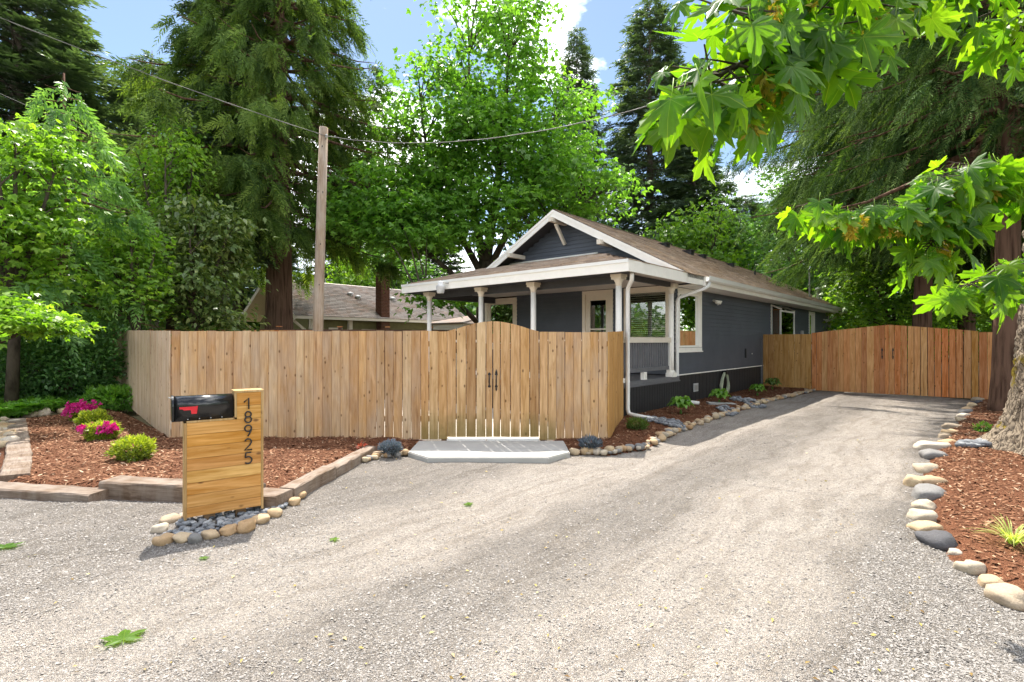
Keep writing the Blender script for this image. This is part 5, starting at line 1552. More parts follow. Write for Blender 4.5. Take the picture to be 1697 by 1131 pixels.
def broadleaf(name, label, cat, loc, blobs, stems, leaf=0.15, per=55, mat='maple_leaf', bark='bark_dark', seed=1, group=None, shape='lobed', cl=0.55, droop=0.35, skin=0.55, twig=True, dense=1.0):
    """blobs: (cx,cy,cz, rx,ry,rz, clusters) relative to the base; stems: lists of (points, radii)"""
    r = np.random.default_rng(seed)
    t = thing(name, label, cat, loc, 0, group)
    tb = MB()
    allp = []
    for pts, rad in stems:
        # smooth the stem a little
        tb.tube(pts, rad, 9, jitter=0.06)
        for a, b in zip(pts[:-1], pts[1:]):
            for k in range(6): allp.append(np.array(a) * (1 - k / 6) + np.array(b) * (k / 6))
    allp = np.array(allp)
    cs = []
    for (cx, cy, cz, rx, ry, rz_, n) in blobs:
        d = rand_dir(r, n)
        rad = (skin + (1 - skin) * r.random(n) ** 0.5) * (1 + 0.16 * r.normal(size=n))
        c = np.array([cx, cy, cz]) + d * rad[:, None] * np.array([rx, ry, rz_])
        cs.append(c)
    cs = np.concatenate(cs)
    if twig:
        for c in cs[r.random(len(cs)) < 0.75]:
            dd = np.linalg.norm(allp - c, axis=1) + np.maximum(0, allp[:, 2] - c[2] + 0.4) * 2.0
            a = allp[np.argmin(dd)]
            m = (a + c) / 2 + np.array([0, 0, 0.10 * np.linalg.norm(c - a)])
            L_ = np.linalg.norm(c - a)
            tb.tube([a, m, c], [0.018 + 0.010 * L_, 0.010 + 0.006 * L_, 0.006], 5, cap=False)
    o = tb.build('trunk', M[bark], t, smooth=True)
    n = max(8, int(per * dense))
    N = len(cs) * n
    cc = np.repeat(cs, n, 0)
    off = r.normal(size=(N, 3)) * np.array([cl, cl, cl * 0.42])
    P = cc + off
    P[:, 2] -= 0.10 * (off[:, 0] ** 2 + off[:, 1] ** 2) / max(cl, 0.1)
    Dr = nrm(np.stack([off[:, 0], off[:, 1], np.zeros(N)], -1) + r.normal(size=(N, 3)) * 0.35)
    Dr[:, 2] -= droop + 0.25 * r.random(N)
    Nn = nrm(np.stack([r.normal(0, 0.42, N), r.normal(0, 0.42, N), np.ones(N)], -1))
    L = leaf * r.uniform(0.65, 1.25, N)
    ctone = np.repeat(r.normal(0, 0.16, len(cs)), n)
    tone = np.clip(0.48 + ctone + r.normal(0, 0.17, N), 0, 1)
    part = lobed(P, Dr, Nn, L * 0.8, tone, r) if shape == 'lobed' else kites(P, Dr, Nn, L, L * 0.55, tone)
    leaf_obj('crown', [part], M[mat], t)
    return t

def conifer(name, label, loc, H, cb, rad, nb, spray=(0.5, 0.9), K=9, kind='cedar', mat='cedar_leaf', bark='bark_cedar', trunk=0.5, seed=1, group=None, prof=None, density=9, lw=0.30, sparse=0.0, cat='tree', lean=(0, 0), top_fade=True, leaf_l=0.20, flare=0.5, arc=None):
    r = np.random.default_rng(seed)
    t = thing(name, label, cat, loc, 0, group)
    tb = MB()
    zs = [-0.2, 0.25, 0.9, H * 0.15, H * 0.35, H * 0.6, H * 0.85, H]
    rs = [trunk * (1 + flare), trunk * (1 + flare * 0.55), trunk * 1.08, trunk * 0.95, trunk * 0.78, trunk * 0.5, trunk * 0.2, 0.02]
    tb.tube([(lean[0] * z, lean[1] * z, z) for z in zs], rs, 14, jitter=0.05)
    prof = prof or (lambda f: (1 - f) ** 0.75)
    A, B_, Cc, S0 = [], [], [], []
    ga = r.random() * 6.28
    for i in range(nb):
        f = (i + r.random() * 0.8) / nb
        z = cb + (H * 0.985 - cb) * f
        if r.random() < sparse: continue
        ga += 2.399 + r.normal(0, 0.25)
        if arc is not None:
            ga = r.uniform(*arc)
        ln = max(0.15, rad * prof(f) * r.uniform(0.62, 1.12))
        out = np.array([math.cos(ga), math.sin(ga), 0.0]); lat = np.array([-out[1], out[0], 0.0])
        base = np.array([lean[0] * z, lean[1] * z, z])
        if kind == 'cedar':
            up0, dr = 0.10, 0.42 + 0.2 * (1 - f)
        else:
            up0, dr = 0.22 * f + 0.02, 0.30 * (1 - f) + 0.08
        def Pq(q):
            q = np.asarray(q)[:, None]
            return base + out * ln * q + np.array([0, 0, 1.0]) * ln * (up0 * q - dr * q ** 1.7 + (0.22 * q ** 4 if kind == 'cedar' else 0.10 * q ** 3))
        pts = Pq(np.linspace(0, 1, 6))
        br = 0.014 + 0.018 * ln * (1 if kind == 'cedar' else 0.8)
        tb.tube(pts, [br, br * 0.8, br * 0.62, br * 0.45, br * 0.3, 0.006], 5, cap=False)
        ns = max(3, int(ln * density))
        if kind == 'cedar':                          # sprays gather in separate drooping boughs
            nc = max(2, int(ln * 2.3))
            cq = r.random(nc) ** 0.7 * 0.86 + 0.14; csd = r.choice([-1, 1], nc); cw = r.random(nc)
            ci = r.integers(0, nc, ns)
            q = np.clip(cq[ci] + r.normal(0, 0.05, ns), 0.08, 1.0); side = csd[ci]
        else:
            q = r.random(ns) ** 0.75 * 0.9 + 0.10
            side = r.choice([-1, 1], ns)
        bp = Pq(q)
        wid = ln * (0.30 if kind == 'cedar' else 0.28) * (1.05 - q) + 0.12
        lofs = side * wid * (np.clip(cw[ci] + r.normal(0, 0.12, ns), 0, 1.2) if kind == 'cedar' else r.random(ns))
        p = bp + lat * lofs[:, None] + out * (np.abs(lofs) * 0.6)[:, None]
        p[:, 2] -= np.abs(lofs) * (0.28 if kind == 'cedar' else 0.10)
        if kind == 'cedar':
            ho = r.uniform(0.2, 0.9, nc)[ci]; hs_ = r.uniform(0.0, 0.8, nc)[ci]
            d = out * (ho + r.normal(0, 0.14, ns))[:, None] + lat * (side * hs_ + r.normal(0, 0.16, ns))[:, None]
            d[:, 2] -= r.uniform(0.45, 1.15, ns)
            p[:, 2] -= r.random(ns) * 0.45 * np.clip(ln / 5, 0.3, 1)
        else:
            d = out * r.uniform(0.45, 1.0, ns)[:, None] + lat * (side * r.uniform(0.2, 1.0, ns))[:, None]
            d[:, 2] -= r.uniform(-0.12, 0.38, ns)
        A.append(p); B_.append(nrm(d)); Cc.append(np.repeat((0.5 * out + lat * 0.2)[None], ns, 0)); S0.append((0.45 + r.normal(0, 0.2, nc))[ci] if kind == 'cedar' else np.full(ns, 0.5 + 0.25 * (r.random() - 0.5)))
    tb.build('trunk', M[bark], t, smooth=True)
    P = np.concatenate(A); Dr = np.concatenate(B_); O = np.concatenate(Cc); T0 = np.concatenate(S0)
    S = len(P)
    Ls = r.uniform(*spray, S)
    ref = nrm(O + r.normal(0, 0.4, (S, 3)) + (np.array([0, 0, 0.0]) if kind == 'cedar' else np.array([0, 0, 1.6])))
    side = nrm(np.cross(Dr, ref)); nrmv = np.cross(side, Dr)
    parts = []
    st = np.clip(T0 + r.normal(0, 0.12, S), 0, 1)
    for k in range(K):
        q = (k + 0.3) / K
        sg = 1 if k % 2 else -1
        pos = P + Dr * (Ls * q)[:, None]
        pos[:, 2] -= Ls * 0.18 * q * q
        sp = 0.75 - 0.45 * q
        d = Dr * (1 - 0.4 * sp) + side * (sg * sp) + r.normal(0, 0.12, (S, 3))
        l = leaf_l * (1.15 - 0.55 * q) * r.uniform(0.7, 1.25, S) * (Ls / np.mean(spray))
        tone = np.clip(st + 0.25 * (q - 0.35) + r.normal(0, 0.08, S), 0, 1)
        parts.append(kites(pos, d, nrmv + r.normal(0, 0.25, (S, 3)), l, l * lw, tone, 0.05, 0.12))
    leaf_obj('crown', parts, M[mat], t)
    return t

def place_copy(src, label, loc, sc, rz, group=None):
    c = copy_tree(src)
    c.location = loc; c.scale = sc if hasattr(sc, '__len__') else (sc, sc, sc); c.rotation_euler = (0, 0, rz)
    c['label'] = label
    if group: c['group'] = group
    return c
def gx_(px, D): return (px - CX) / F * D
def gz_(py, D): return EYE + (CY - py) / F * D

# the big maple between the houses
mx, my = gx_(800, 22), 22.0
stems = [([(0, 0, -0.2), (0.05, 0, 1.5), (0.0, 0.1, 3.6), (0.15, 0.1, 5.0)], [0.42, 0.34, 0.30, 0.27]),
         ([(0.15, 0.1, 5.0), (0.5, 0, 7.5), (0.9, 0.2, 10.5), (1.1, 0.2, 14.2)], [0.22, 0.17, 0.11, 0.03]),
         ([(0.1, 0.1, 4.6), (-0.35, 0.2, 7.0), (-0.6, 0.3, 10.0), (-0.6, 0.2, 14.6)], [0.20, 0.16, 0.10, 0.03]),
         ([(0.1, 0.1, 4.2), (-1.2, -0.3, 6.6), (-2.2, -0.5, 9.0), (-2.6, -0.4, 12.0)], [0.16, 0.12, 0.08, 0.02]),
         ([(0.1, 0.1, 4.4), (1.5, -0.4, 7.0), (2.7, -0.4, 9.2), (3.2, 0.0, 12.0)], [0.16, 0.12, 0.08, 0.02]),
         ([(0.0, 0.1, 3.4), (-1.8, -1.0, 4.9), (-3.4, -1.5, 6.4), (-4.6, -1.6, 7.6)], [0.14, 0.10, 0.06, 0.02]),
         ([(0.1, 0.1, 4.0), (2.2, -0.8, 5.9), (4.0, -1.0, 7.2), (5.2, -1.0, 7.8)], [0.14, 0.10, 0.06, 0.02]),
         ([(0.0, 0.1, 2.2), (-1.0, -1.8, 3.3), (-1.9, -3.0, 3.7), (-2.4, -3.6, 3.5)], [0.12, 0.08, 0.05, 0.02])]
blobs = [(0.2, 0, 13.2, 2.6, 2.6, 3.4, 100), (-1.9, -0.3, 10.6, 2.2, 2.4, 2.4, 70), (2.4, 0, 10.6, 2.4, 2.4, 2.6, 80), (0.4, -1.2, 9.2, 2.4, 2.0, 2.2, 70),
         (-2.2, -0.8, 7.2, 2.3, 2.2, 1.4, 66), (3.6, -0.7, 7.9, 2.5, 2.0, 1.4, 66), (-3.9, -1.5, 7.6, 1.5, 1.6, 1.1, 36), (0.6, -1.6, 6.6, 2.6, 1.6, 1.2, 46),
         (-2.8, -2.2, 6.0, 1.9, 1.6, 0.9, 38), (-1.3, -3.2, 3.4, 0.9, 0.9, 0.4, 14), (-4.8, -1.6, 6.6, 1.0, 1.2, 0.8, 22)]
broadleaf('maple_tree', 'large bright green maple with many stems between the two houses', 'tree', (mx, my, 0), blobs, stems, leaf=0.24, per=46, mat='maple_leaf', seed=4, cl=0.46)

# great cedar on the left and other conifers
cedar_prof = lambda f: 0.55 + 0.45 * math.sin(math.pi * min(1, f * 1.15 + 0.15)) if f < 0.75 else max(0.05, (1 - f) / 0.25 * 0.72)
big_cedar = conifer('cedar_tree', 'huge drooping cedar with thick reddish trunk behind the left fence', (gx_(463, 22), 22, 0), 21.0, 6.3, 5.4, 190, (0.6, 1.15), 18, 'cedar', 'cedar_leaf', 'bark_cedar', 0.56, 9, prof=cedar_prof, density=18, lw=0.23, leaf_l=0.22, flare=0.35)
tall_fir = conifer('fir_tree', 'tall dark fir with a clear spire above the blue house roof', (gx_(1077, 50), 50, 0), 35.0, 9.5, 6.6, 170, (0.8, 1.5), 10, 'fir', 'fir_leaf', 'bark_fir', 0.50, 12, prof=lambda f: (1 - f) ** 0.7, density=12, leaf_l=0.46, lw=0.34)
G_FIR = 'firs standing behind the houses'
place_copy(tall_fir, 'shorter fir just right of the spired fir', (gx_(1150, 46), 46, 0), (0.80, 0.80, 0.60), 1.0, G_FIR)
tall_fir['group'] = G_FIR
place_copy(tall_fir, 'tall fir cut by the top left corner of the picture', (gx_(28, 25), 25, 0), (1.05, 1.05, 0.60), 2.1, G_FIR)
place_copy(tall_fir, 'bluish fir far behind, between corner fir and great cedar', (gx_(252, 40), 40, 0), (0.95, 0.95, 0.68), 3.3, G_FIR)
place_copy(tall_fir, 'thin spire peeking out behind the right side of the maple', (gx_(956, 56), 56, 0), (0.7, 0.7, 1.02), 4.1, G_FIR)
place_copy(tall_fir, 'fir behind the chimney of the olive house', (gx_(600, 58), 58, 0), (1.1, 1.1, 0.62), 5.0, G_FIR)
place_copy(tall_fir, 'fir beyond the left gable of the olive house', (gx_(395, 52), 52, 0), (1.2, 1.2, 0.62), 0.6, G_FIR)
place_copy(tall_fir, 'grey trunked fir standing left of the olive house', (gx_(372, 21.5), 21.5, 0), (0.42, 0.42, 0.58), 1.7, G_FIR)
place_copy(tall_fir, 'fir in the gap right of the olive house chimney', (gx_(690, 60), 60, 0), (1.2, 1.2, 0.58), 2.6, G_FIR)
place_copy(tall_fir, 'fir half hidden behind the trees over the far roof end', (gx_(1235, 56), 56, 0), (1.0, 1.0, 0.50), 3.9, G_FIR)
place_copy(big_cedar, 'second large cedar standing far back behind the young cedar', (gx_(120, 30), 30, 0), (0.85, 0.85, 0.72), 2.4, 'large cedars on the left')
big_cedar['group'] = 'large cedars on the left'
place_copy(tall_fir, 'fir behind the dark laurel on the left', (gx_(180, 32), 32, 0), (1.0, 1.0, 0.42), 4.6, G_FIR)

# the two cedars on the right by the drive fence
tr = gp(1668, 686)
rc_prof = lambda f: 0.75 + 0.3 * f if f < 0.5 else 0.9 * (1 - f) / 0.5 + 0.05
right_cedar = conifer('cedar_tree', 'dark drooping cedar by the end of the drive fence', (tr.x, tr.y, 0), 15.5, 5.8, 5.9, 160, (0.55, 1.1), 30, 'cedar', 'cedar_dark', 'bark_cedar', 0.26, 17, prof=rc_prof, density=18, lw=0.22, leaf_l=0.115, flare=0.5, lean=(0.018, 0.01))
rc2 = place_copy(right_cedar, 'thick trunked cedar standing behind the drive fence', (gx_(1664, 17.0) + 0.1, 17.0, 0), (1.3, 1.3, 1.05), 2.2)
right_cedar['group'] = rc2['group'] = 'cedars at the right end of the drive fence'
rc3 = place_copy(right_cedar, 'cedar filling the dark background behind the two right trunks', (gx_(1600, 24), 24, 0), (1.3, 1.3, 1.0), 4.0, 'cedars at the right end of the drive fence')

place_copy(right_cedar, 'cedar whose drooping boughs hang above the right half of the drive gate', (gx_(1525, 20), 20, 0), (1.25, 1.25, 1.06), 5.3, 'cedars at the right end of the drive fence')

# deciduous trees behind the drive fence
def round_tree(name, label, px, D, py_top, py_bot, halfw, mat, seed, nclu=110, leaf=0.26, per=42, bark='bark_dark', group=None, shape='lobed', cl=0.6):
    H_ = gz_(py_top, D); zb = max(0.6, gz_(py_bot, D)); rw = halfw * D / F
    zc = (H_ + zb) / 2; rz_ = (H_ - zb) / 2
    r = np.random.default_rng(seed + 100)
    bl = [(0, 0, zc, rw * 0.7, rw * 0.7, rz_ * 0.9, nclu // 3)]
    for k in range(7):
        a = k * 2.4 + r.random(); f = (k + 0.5) / 7
        bl.append((math.cos(a) * rw * 0.6 * math.sin(math.pi * (0.2 + 0.7 * f)), math.sin(a) * rw * 0.6, zb + (H_ - zb) * f, rw * 0.45, rw * 0.45, rz_ * 0.28, nclu // 10))
    sts = [([(0, 0, -0.1), (0.1, 0, zc * 0.5), (0.0, 0.1, zc), (0.1, 0, H_ * 0.9)], [0.05 + 0.012 * H_, 0.04 + 0.008 * H_, 0.05, 0.02])]
    for k in range(4):
        a = k * 1.6 + 0.4
        sts.append(([(0.05, 0, zc * 0.55), (math.cos(a) * rw * 0.35, math.sin(a) * rw * 0.35, zc * 0.9), (math.cos(a) * rw * 0.6, math.sin(a) * rw * 0.6, zc * 1.2)], [0.08, 0.05, 0.015]))
    return broadleaf(name, label, 'tree', (gx_(px, D), D, 0), bl, sts, leaf, per, mat, bark, seed, group, shape, cl)
G_BG = 'leafy trees beyond the blue house and drive fence'
bgA = round_tree('broadleaf_tree', 'grey green leafy tree over the far end of the blue roof', 1345, 38, 275, 535, 120, 'wood_leaf', 41, 170, 0.34, 44, group=G_BG)
bgB = round_tree('broadleaf_tree', 'yellow green leafy tree above the drive gate', 1480, 25, 400, 560, 105, 'bright_leaf', 42, 120, 0.24, 44, group=G_BG)
place_copy(bgA, 'leafy tree behind the right leaf of the drive gate', (gx_(1590, 30), 30, 0), 0.75, 2.0, G_BG)
place_copy(bgA, 'leafy tree low behind the house ridge, left of the roof end', (gx_(1205, 46), 46, 0), (1.0, 1.0, 0.95), 1.0, G_BG)
place_copy(bgB, 'bright small tree under the two firs', (gx_(1150, 42), 42, 0), (1.4, 1.4, 1.8), 3.0, G_BG)
place_copy(bgA, 'leafy tree beside the far roof end of the blue house', (gx_(1420, 42), 42, 0), (1.0, 1.0, 1.1), 4.1, G_BG)
place_copy(bgA, 'pale green tree at the right behind the house chimney flue', (gx_(1275, 52), 52, 0), (1.0, 1.0, 1.05), 5.2, G_BG)
place_copy(bgB, 'yellow green tree glowing over the olive roof left of the chimney', (gx_(592, 46), 46, 0), (0.9, 0.9, 1.5), 1.3, G_BG)
place_copy(bgB, 'unseen tree added past the right edge for the side window reflection', (24.5, 24.0, 0), (1.3, 1.3, 1.4), 2.2, G_BG)  # out of view, added to cover white sky in the side window reflection
place_copy(bgA, 'leafy tree right of the big maple, behind the gable', (gx_(1010, 48), 48, 0), (0.9, 0.9, 0.9), 0.3, G_BG)
place_copy(bgA, 'leafy tree showing left of the big maple above the olive roof', (gx_(650, 50), 50, 0), (0.9, 0.9, 0.8), 2.9, G_BG)

# woodland edge on the left
G_L = 'trees and shrubs at the left edge'
round_tree('vine_maple', 'sunlit yellow green young maple at the left picture edge', 18, 11.5, 195, 480, 100, 'bright_leaf', 51, 90, 0.17, 46, group=G_L, cl=0.34)
conifer('cedar_sapling', 'young cedar with pale feathery sprays and thin trunk on the left', (gx_(106, 13), 13, 0), 8.3, 2.4, 2.3, 62, (0.4, 0.75), 11, 'cedar', 'cedar_young', 'bark_cedar', 0.12, 53, G_L, prof=lambda f: (1 - f) ** 0.6, density=13, leaf_l=0.19, lw=0.30)
round_tree('young_tree', 'slim light green tree between young cedar and great cedar', 278, 16.5, 205, 470, 62, 'bright_leaf', 55, 70, 0.18, 40, group=G_L, shape='kite', cl=0.36)
round_tree('laurel_shrub', 'tall dark laurel with leathery leaves behind the left fence', 318, 15.5, 330, 545, 84, 'laurel_leaf', 57, 130, 0.20, 46, group=G_L, shape='kite', cl=0.38)
round_tree('vine_maple', 'small bright maple in front of the dark laurel', 222, 13.5, 375, 520, 52, 'bright_leaf', 59, 46, 0.15, 44, group=G_L, cl=0.30)
round_tree('shrub', 'dark green woodland tree behind the young cedar', 120, 17, 260, 600, 130, 'wood_leaf', 61, 110, 0.20, 40, group=G_L, cl=0.45)
round_tree('shrub', 'dark leafy tree behind the left edge maple', 0, 15, 250, 610, 120, 'wood_leaf', 63, 90, 0.20, 40, group=G_L, cl=0.45)
# low layered branches at the far left
broadleaf('vine_maple', 'low layered branch of bright leaves at the far left', 'tree', (gx_(-30, 9.2), 9.2, 0), [(0.35, 0, 2.10, 0.75, 0.6, 0.07, 26), (0.9, 0.1, 1.98, 0.5, 0.5, 0.06, 16), (0.0, 0.2, 2.35, 0.6, 0.5, 0.08, 16)],
          [([(-0.3, 0.3, -0.1), (-0.2, 0.2, 0.9), (0.1, 0.1, 1.7), (0.9, 0.0, 2.0)], [0.06, 0.05, 0.035, 0.01])], 0.13, 40, 'bright_leaf', 'bark_dark', 65, G_L, 'lobed', 0.20, 0.15)

def bush(name, label, cat, loc, rx, ry, rz_, n, leaf, mat, seed, group=None, wl=0.5, z0=0.1, parent=None, child='foliage', stem=True, upright=0.3, tone=(0.5, 0.2)):
    r = np.random.default_rng(seed)
    t = thing(name, label, cat, loc, 0, group)
    if stem:
        b = MB()
        for k in range(7):
            a = k * 0.9; q = 0.65
            b.tube([(0.03 * math.cos(a), 0.03 * math.sin(a), -0.03), (rx * 0.35 * math.cos(a), ry * 0.35 * math.sin(a), rz_ * 0.6), (rx * q * math.cos(a), ry * q * math.sin(a), rz_ * 1.1)], [0.012 + 0.01 * rx, 0.008 + 0.006 * rx, 0.003], 5)
        b.build('stem', M['bark_dark'], t)
    d = rand_dir(r, n)
    rr = (0.55 + 0.45 * r.random(n) ** 0.6)
    lump = 1 + 0.16 * np.sin(d[:, 0] * 5 + seed) * np.cos(d[:, 1] * 6 + seed * 2) + 0.10 * np.sin(d[:, 2] * 9 + seed)
    P = d * (rr * lump)[:, None] * np.array([rx, ry, rz_]) + np.array([0, 0, z0 + rz_ * 0.85])
    P[:, 2] = np.maximum(P[:, 2], 0.02)
    Dr = nrm(d + r.normal(0, 0.5, (n, 3)) + np.array([0, 0, upright]))
    Nn = nrm(d * 0.6 + r.normal(0, 0.4, (n, 3)) + np.array([0, 0, 0.8]))
    L = leaf * r.uniform(0.7, 1.25, n)
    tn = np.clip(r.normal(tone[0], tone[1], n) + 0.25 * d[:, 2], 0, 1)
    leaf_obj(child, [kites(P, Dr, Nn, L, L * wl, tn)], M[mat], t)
    return t
# ivy covered bank behind the left bed, and ground cover
bush('ivy_mound', 'dark ivy covered mound against the far end of the left fence', 'shrub', (gx_(165, 15.2), 15.2, 0), 1.5, 1.2, 1.5, 7500, 0.12, 'ivy_leaf', 71, G_L)
bush('ivy_mound', 'dark ivy covered mound under the young cedar', 'shrub', (gx_(95, 12.7), 12.7, 0.05), 1.5, 0.9, 1.25, 8000, 0.11, 'ivy_leaf', 72, G_L)
bush('ivy_mound', 'dark ivy covered mound at the left picture edge', 'shrub', (gx_(5, 12.2), 12.2, 0.05), 1.6, 0.9, 1.2, 8000, 0.11, 'ivy_leaf', 73, G_L)
bush('salmonberry_shrub', 'leafy green shrub showing over the left fence below the laurel', 'shrub', (gx_(290, 18.5), 18.5, 0), 1.6, 1.0, 1.05, 3600, 0.18, 'wood_leaf', 74, G_L)
bush('salmonberry_shrub', 'leafy shrub with red new growth over the left fence', 'shrub', (gx_(338, 18.8), 18.8, 0), 1.1, 0.9, 1.0, 2600, 0.17, 'fern_leaf', 75, G_L)
bush('red_shrub', 'small red leaved shrub tip over the fence by the grey trunk', 'shrub', (gx_(352, 18.0), 18.0, 0), 0.42, 0.3, 0.95, 420, 0.13, 'red_leaf', 76, G_L)
bush('leafy_shrub', 'light green feathery shrub at the far foot of the left fence', 'shrub', (gx_(196, 12.4), 12.4, 0), 0.75, 0.6, 0.26, 1900, 0.12, 'fern_leaf', 77, G_L, wl=0.35)
r_ = np.random.default_rng(80)
n = 15000
a = r_.uniform(0, 1, n); bq = r_.uniform(0, 1, n)
P = np.zeros((n, 3))
px_ = -60 + 270 * a; Dq = 11.1 + 3.6 * bq + 0.8 * a - 1.8 * (1 - a)
P[:, 0] = (px_ - CX) / F * Dq; P[:, 1] = Dq
keepg = poly_dist(P[:, 0], P[:, 1], left_bed_poly) > 0.25
keepg &= ~in_poly(P[:, 0], P[:, 1], left_bed_poly)
P = P[keepg]; n = len(P)
P[:, 2] = 0.02 + (0.10 + 0.16 * (0.5 + 0.5 * vnoise(P[:, 0] * 1.7, P[:, 1] * 1.7, 3))) * r_.random(n) ** 0.5 + 0.05 * (P[:, 1] - 9.5)
Dr = nrm(r_.normal(size=(n, 3)) * np.array([1, 1, 0.5]) + np.array([0, -0.2, 0.2])); Nn = nrm(r_.normal(0, 0.4, (n, 3)) + np.array([0, 0, 1]))
L = 0.11 * r_.uniform(0.6, 1.4, n)
o = leaf_obj('ground_cover', [lobed(P, Dr, Nn, L, np.clip(r_.normal(0.5, 0.22, n), 0, 1), r_)], M['fern_leaf'])
tag(o, 'low leafy ground cover behind the left bed', 'ground cover', kind='stuff')
bk = MB()
bk.add([(-16, 9.2, -0.06), (-9.4, 9.3, -0.06), (-9.9, 11.5, 0.02), (-11.2, 15.4, 0.32), (-20, 16.5, 0.5)], [(0, 1, 2, 3, 4)])
tag(bk.build('earth_bank', M['soil']), 'dark earth bank rising under the trees on the left', 'ground', kind='structure')

def fern(label, loc, n, L, seed):
    r = np.random.default_rng(seed)
    t = thing('sword_fern', label, 'fern', loc, 0, 'sword ferns on the left')
    for k in range(n):
        a = 2 * math.pi * k / n + r.normal(0, 0.2); ln = L * r.uniform(0.75, 1.15)
        out = np.array([math.cos(a), math.sin(a), 0]); lat = np.array([-out[1], out[0], 0])
        parts = []
        q = np.linspace(0.1, 1, 26)
        P = out * (ln * q ** 1.25 * 0.75)[:, None] + np.array([0, 0, 1.0]) * (ln * (0.95 * q - 0.55 * q ** 2.2))[:, None]
        for sg in (-1, 1):
            l = ln * 0.17 * np.sin(np.pi * np.clip(q * 0.93 + 0.06, 0, 1)) + 0.01
            parts.append(kites(P, np.repeat((lat * sg + out * 0.35)[None], 26, 0) + r.normal(0, 0.05, (26, 3)), np.repeat(np.array([[0, 0, 1.0]]) + out * -0.3, 26, 0), l, l * 0.28, np.clip(r.normal(0.55, 0.15, 26), 0, 1)))
        leaf_obj('frond', parts, M['fern_leaf'], t)
fern('sword fern left of the ivy mound on the bank', (gx_(42, 11.2), 11.2, 0.06), 16, 0.62, 91)
fern('sword fern cut by the left picture edge', (gx_(-6, 11.4), 11.4, 0.06), 14, 0.55, 92)

# planted shrubs in the left bed
def azalea(label, px, py, w, seed, flower=0, lat=()):
    p = gp(px, py, 0.08); s = p.y / F
    rx = w * s / 2
    leafm = 'azalea_leaf'
    t = bush('azalea', label, 'shrub', (p.x, p.y + rx * 0.5, 0.07), rx, rx * 0.85, rx * 0.62, 2000, 0.055 if flower < 2 else 0.06, leafm, seed, 'azaleas in the left bed', 0.42, 0.02, upright=0.7, tone=(0.40, 0.25))
    if flower:
        r = np.random.default_rng(seed + 7)
        parts = []
        cl_ = []
        for fx_, fz_, n_, sp in lat:
            c = np.array([fx_ * rx, -rx * 0.35, rx * fz_])
            cl_.append(c + r.normal(0, sp * rx, (n_, 3)) * np.array([1, 0.8, 0.55]))
        P = np.concatenate(cl_)
        for k in range(5):
            a = k * 1.2566
            d = np.stack([np.full(len(P), math.cos(a)), np.full(len(P), -0.5), np.full(len(P), math.sin(a))], -1) + r.normal(0, 0.35, (len(P), 3))
            parts.append(kites(P, d, np.repeat([[0, -1.0, 0.3]], len(P), 0), np.full(len(P), 0.042) * r.uniform(0.8, 1.2, len(P)), np.full(len(P), 0.034), np.clip(r.normal(0.5, 0.2, len(P)), 0, 1)))
        leaf_obj('blossom', parts, M['magenta'], t)
    return t
azalea('azalea covered in crimson pink blossom at the back of the bed', 133, 699, 42, 101, 2, ((-0.1, 1.05, 230, 0.42), (-0.6, 0.85, 110, 0.30), (0.5, 0.95, 110, 0.28)))
azalea('yellow green azalea between the two flowering ones', 145, 712, 48, 102)
azalea('azalea with magenta blossom at both sides and dark foliage', 159, 731, 50, 103, 1, ((-0.72, 0.8, 70, 0.24), (0.72, 0.9, 80, 0.24)))
azalea('compact yellow tipped azalea alone in the left bed', 210, 766, 64, 104)
# blue grey tufts
for px, py, lab, m_ in ((645, 752, 'blue grey tuft left of the concrete pad', 'blue_leaf'), (979, 745, 'blue grey tuft right of the concrete pad', 'blue_leaf'), (1057, 713, 'small green tuft below the near downspout', 'green_shrub')):
    p = gp(px, py, 0.07); s = p.y / F
    bush('lavender_tuft', lab, 'plant', (p.x, p.y + 0.06, 0.06), 17 * s, 14 * s, 10 * s, 900, 0.06, m_, int(px), 'low tufts near the gate', 0.18, 0.0, upright=1.0)
p = gp(600, 748, 0.06)
bush('red_seedling', 'small red leaved seedling beside the timber end', 'plant', (p.x, p.y, 0.05), 0.05, 0.05, 0.07, 60, 0.05, 'red_leaf', 111, None, 0.4, 0.0)
p = gp(1630, 716, 0.06)
bush('green_seedling', 'small light green seedling by the big trunk', 'plant', (p.x, p.y, 0.05), 0.12, 0.1, 0.08, 160, 0.07, 'fern_leaf', 112, None, 0.35, 0.0)

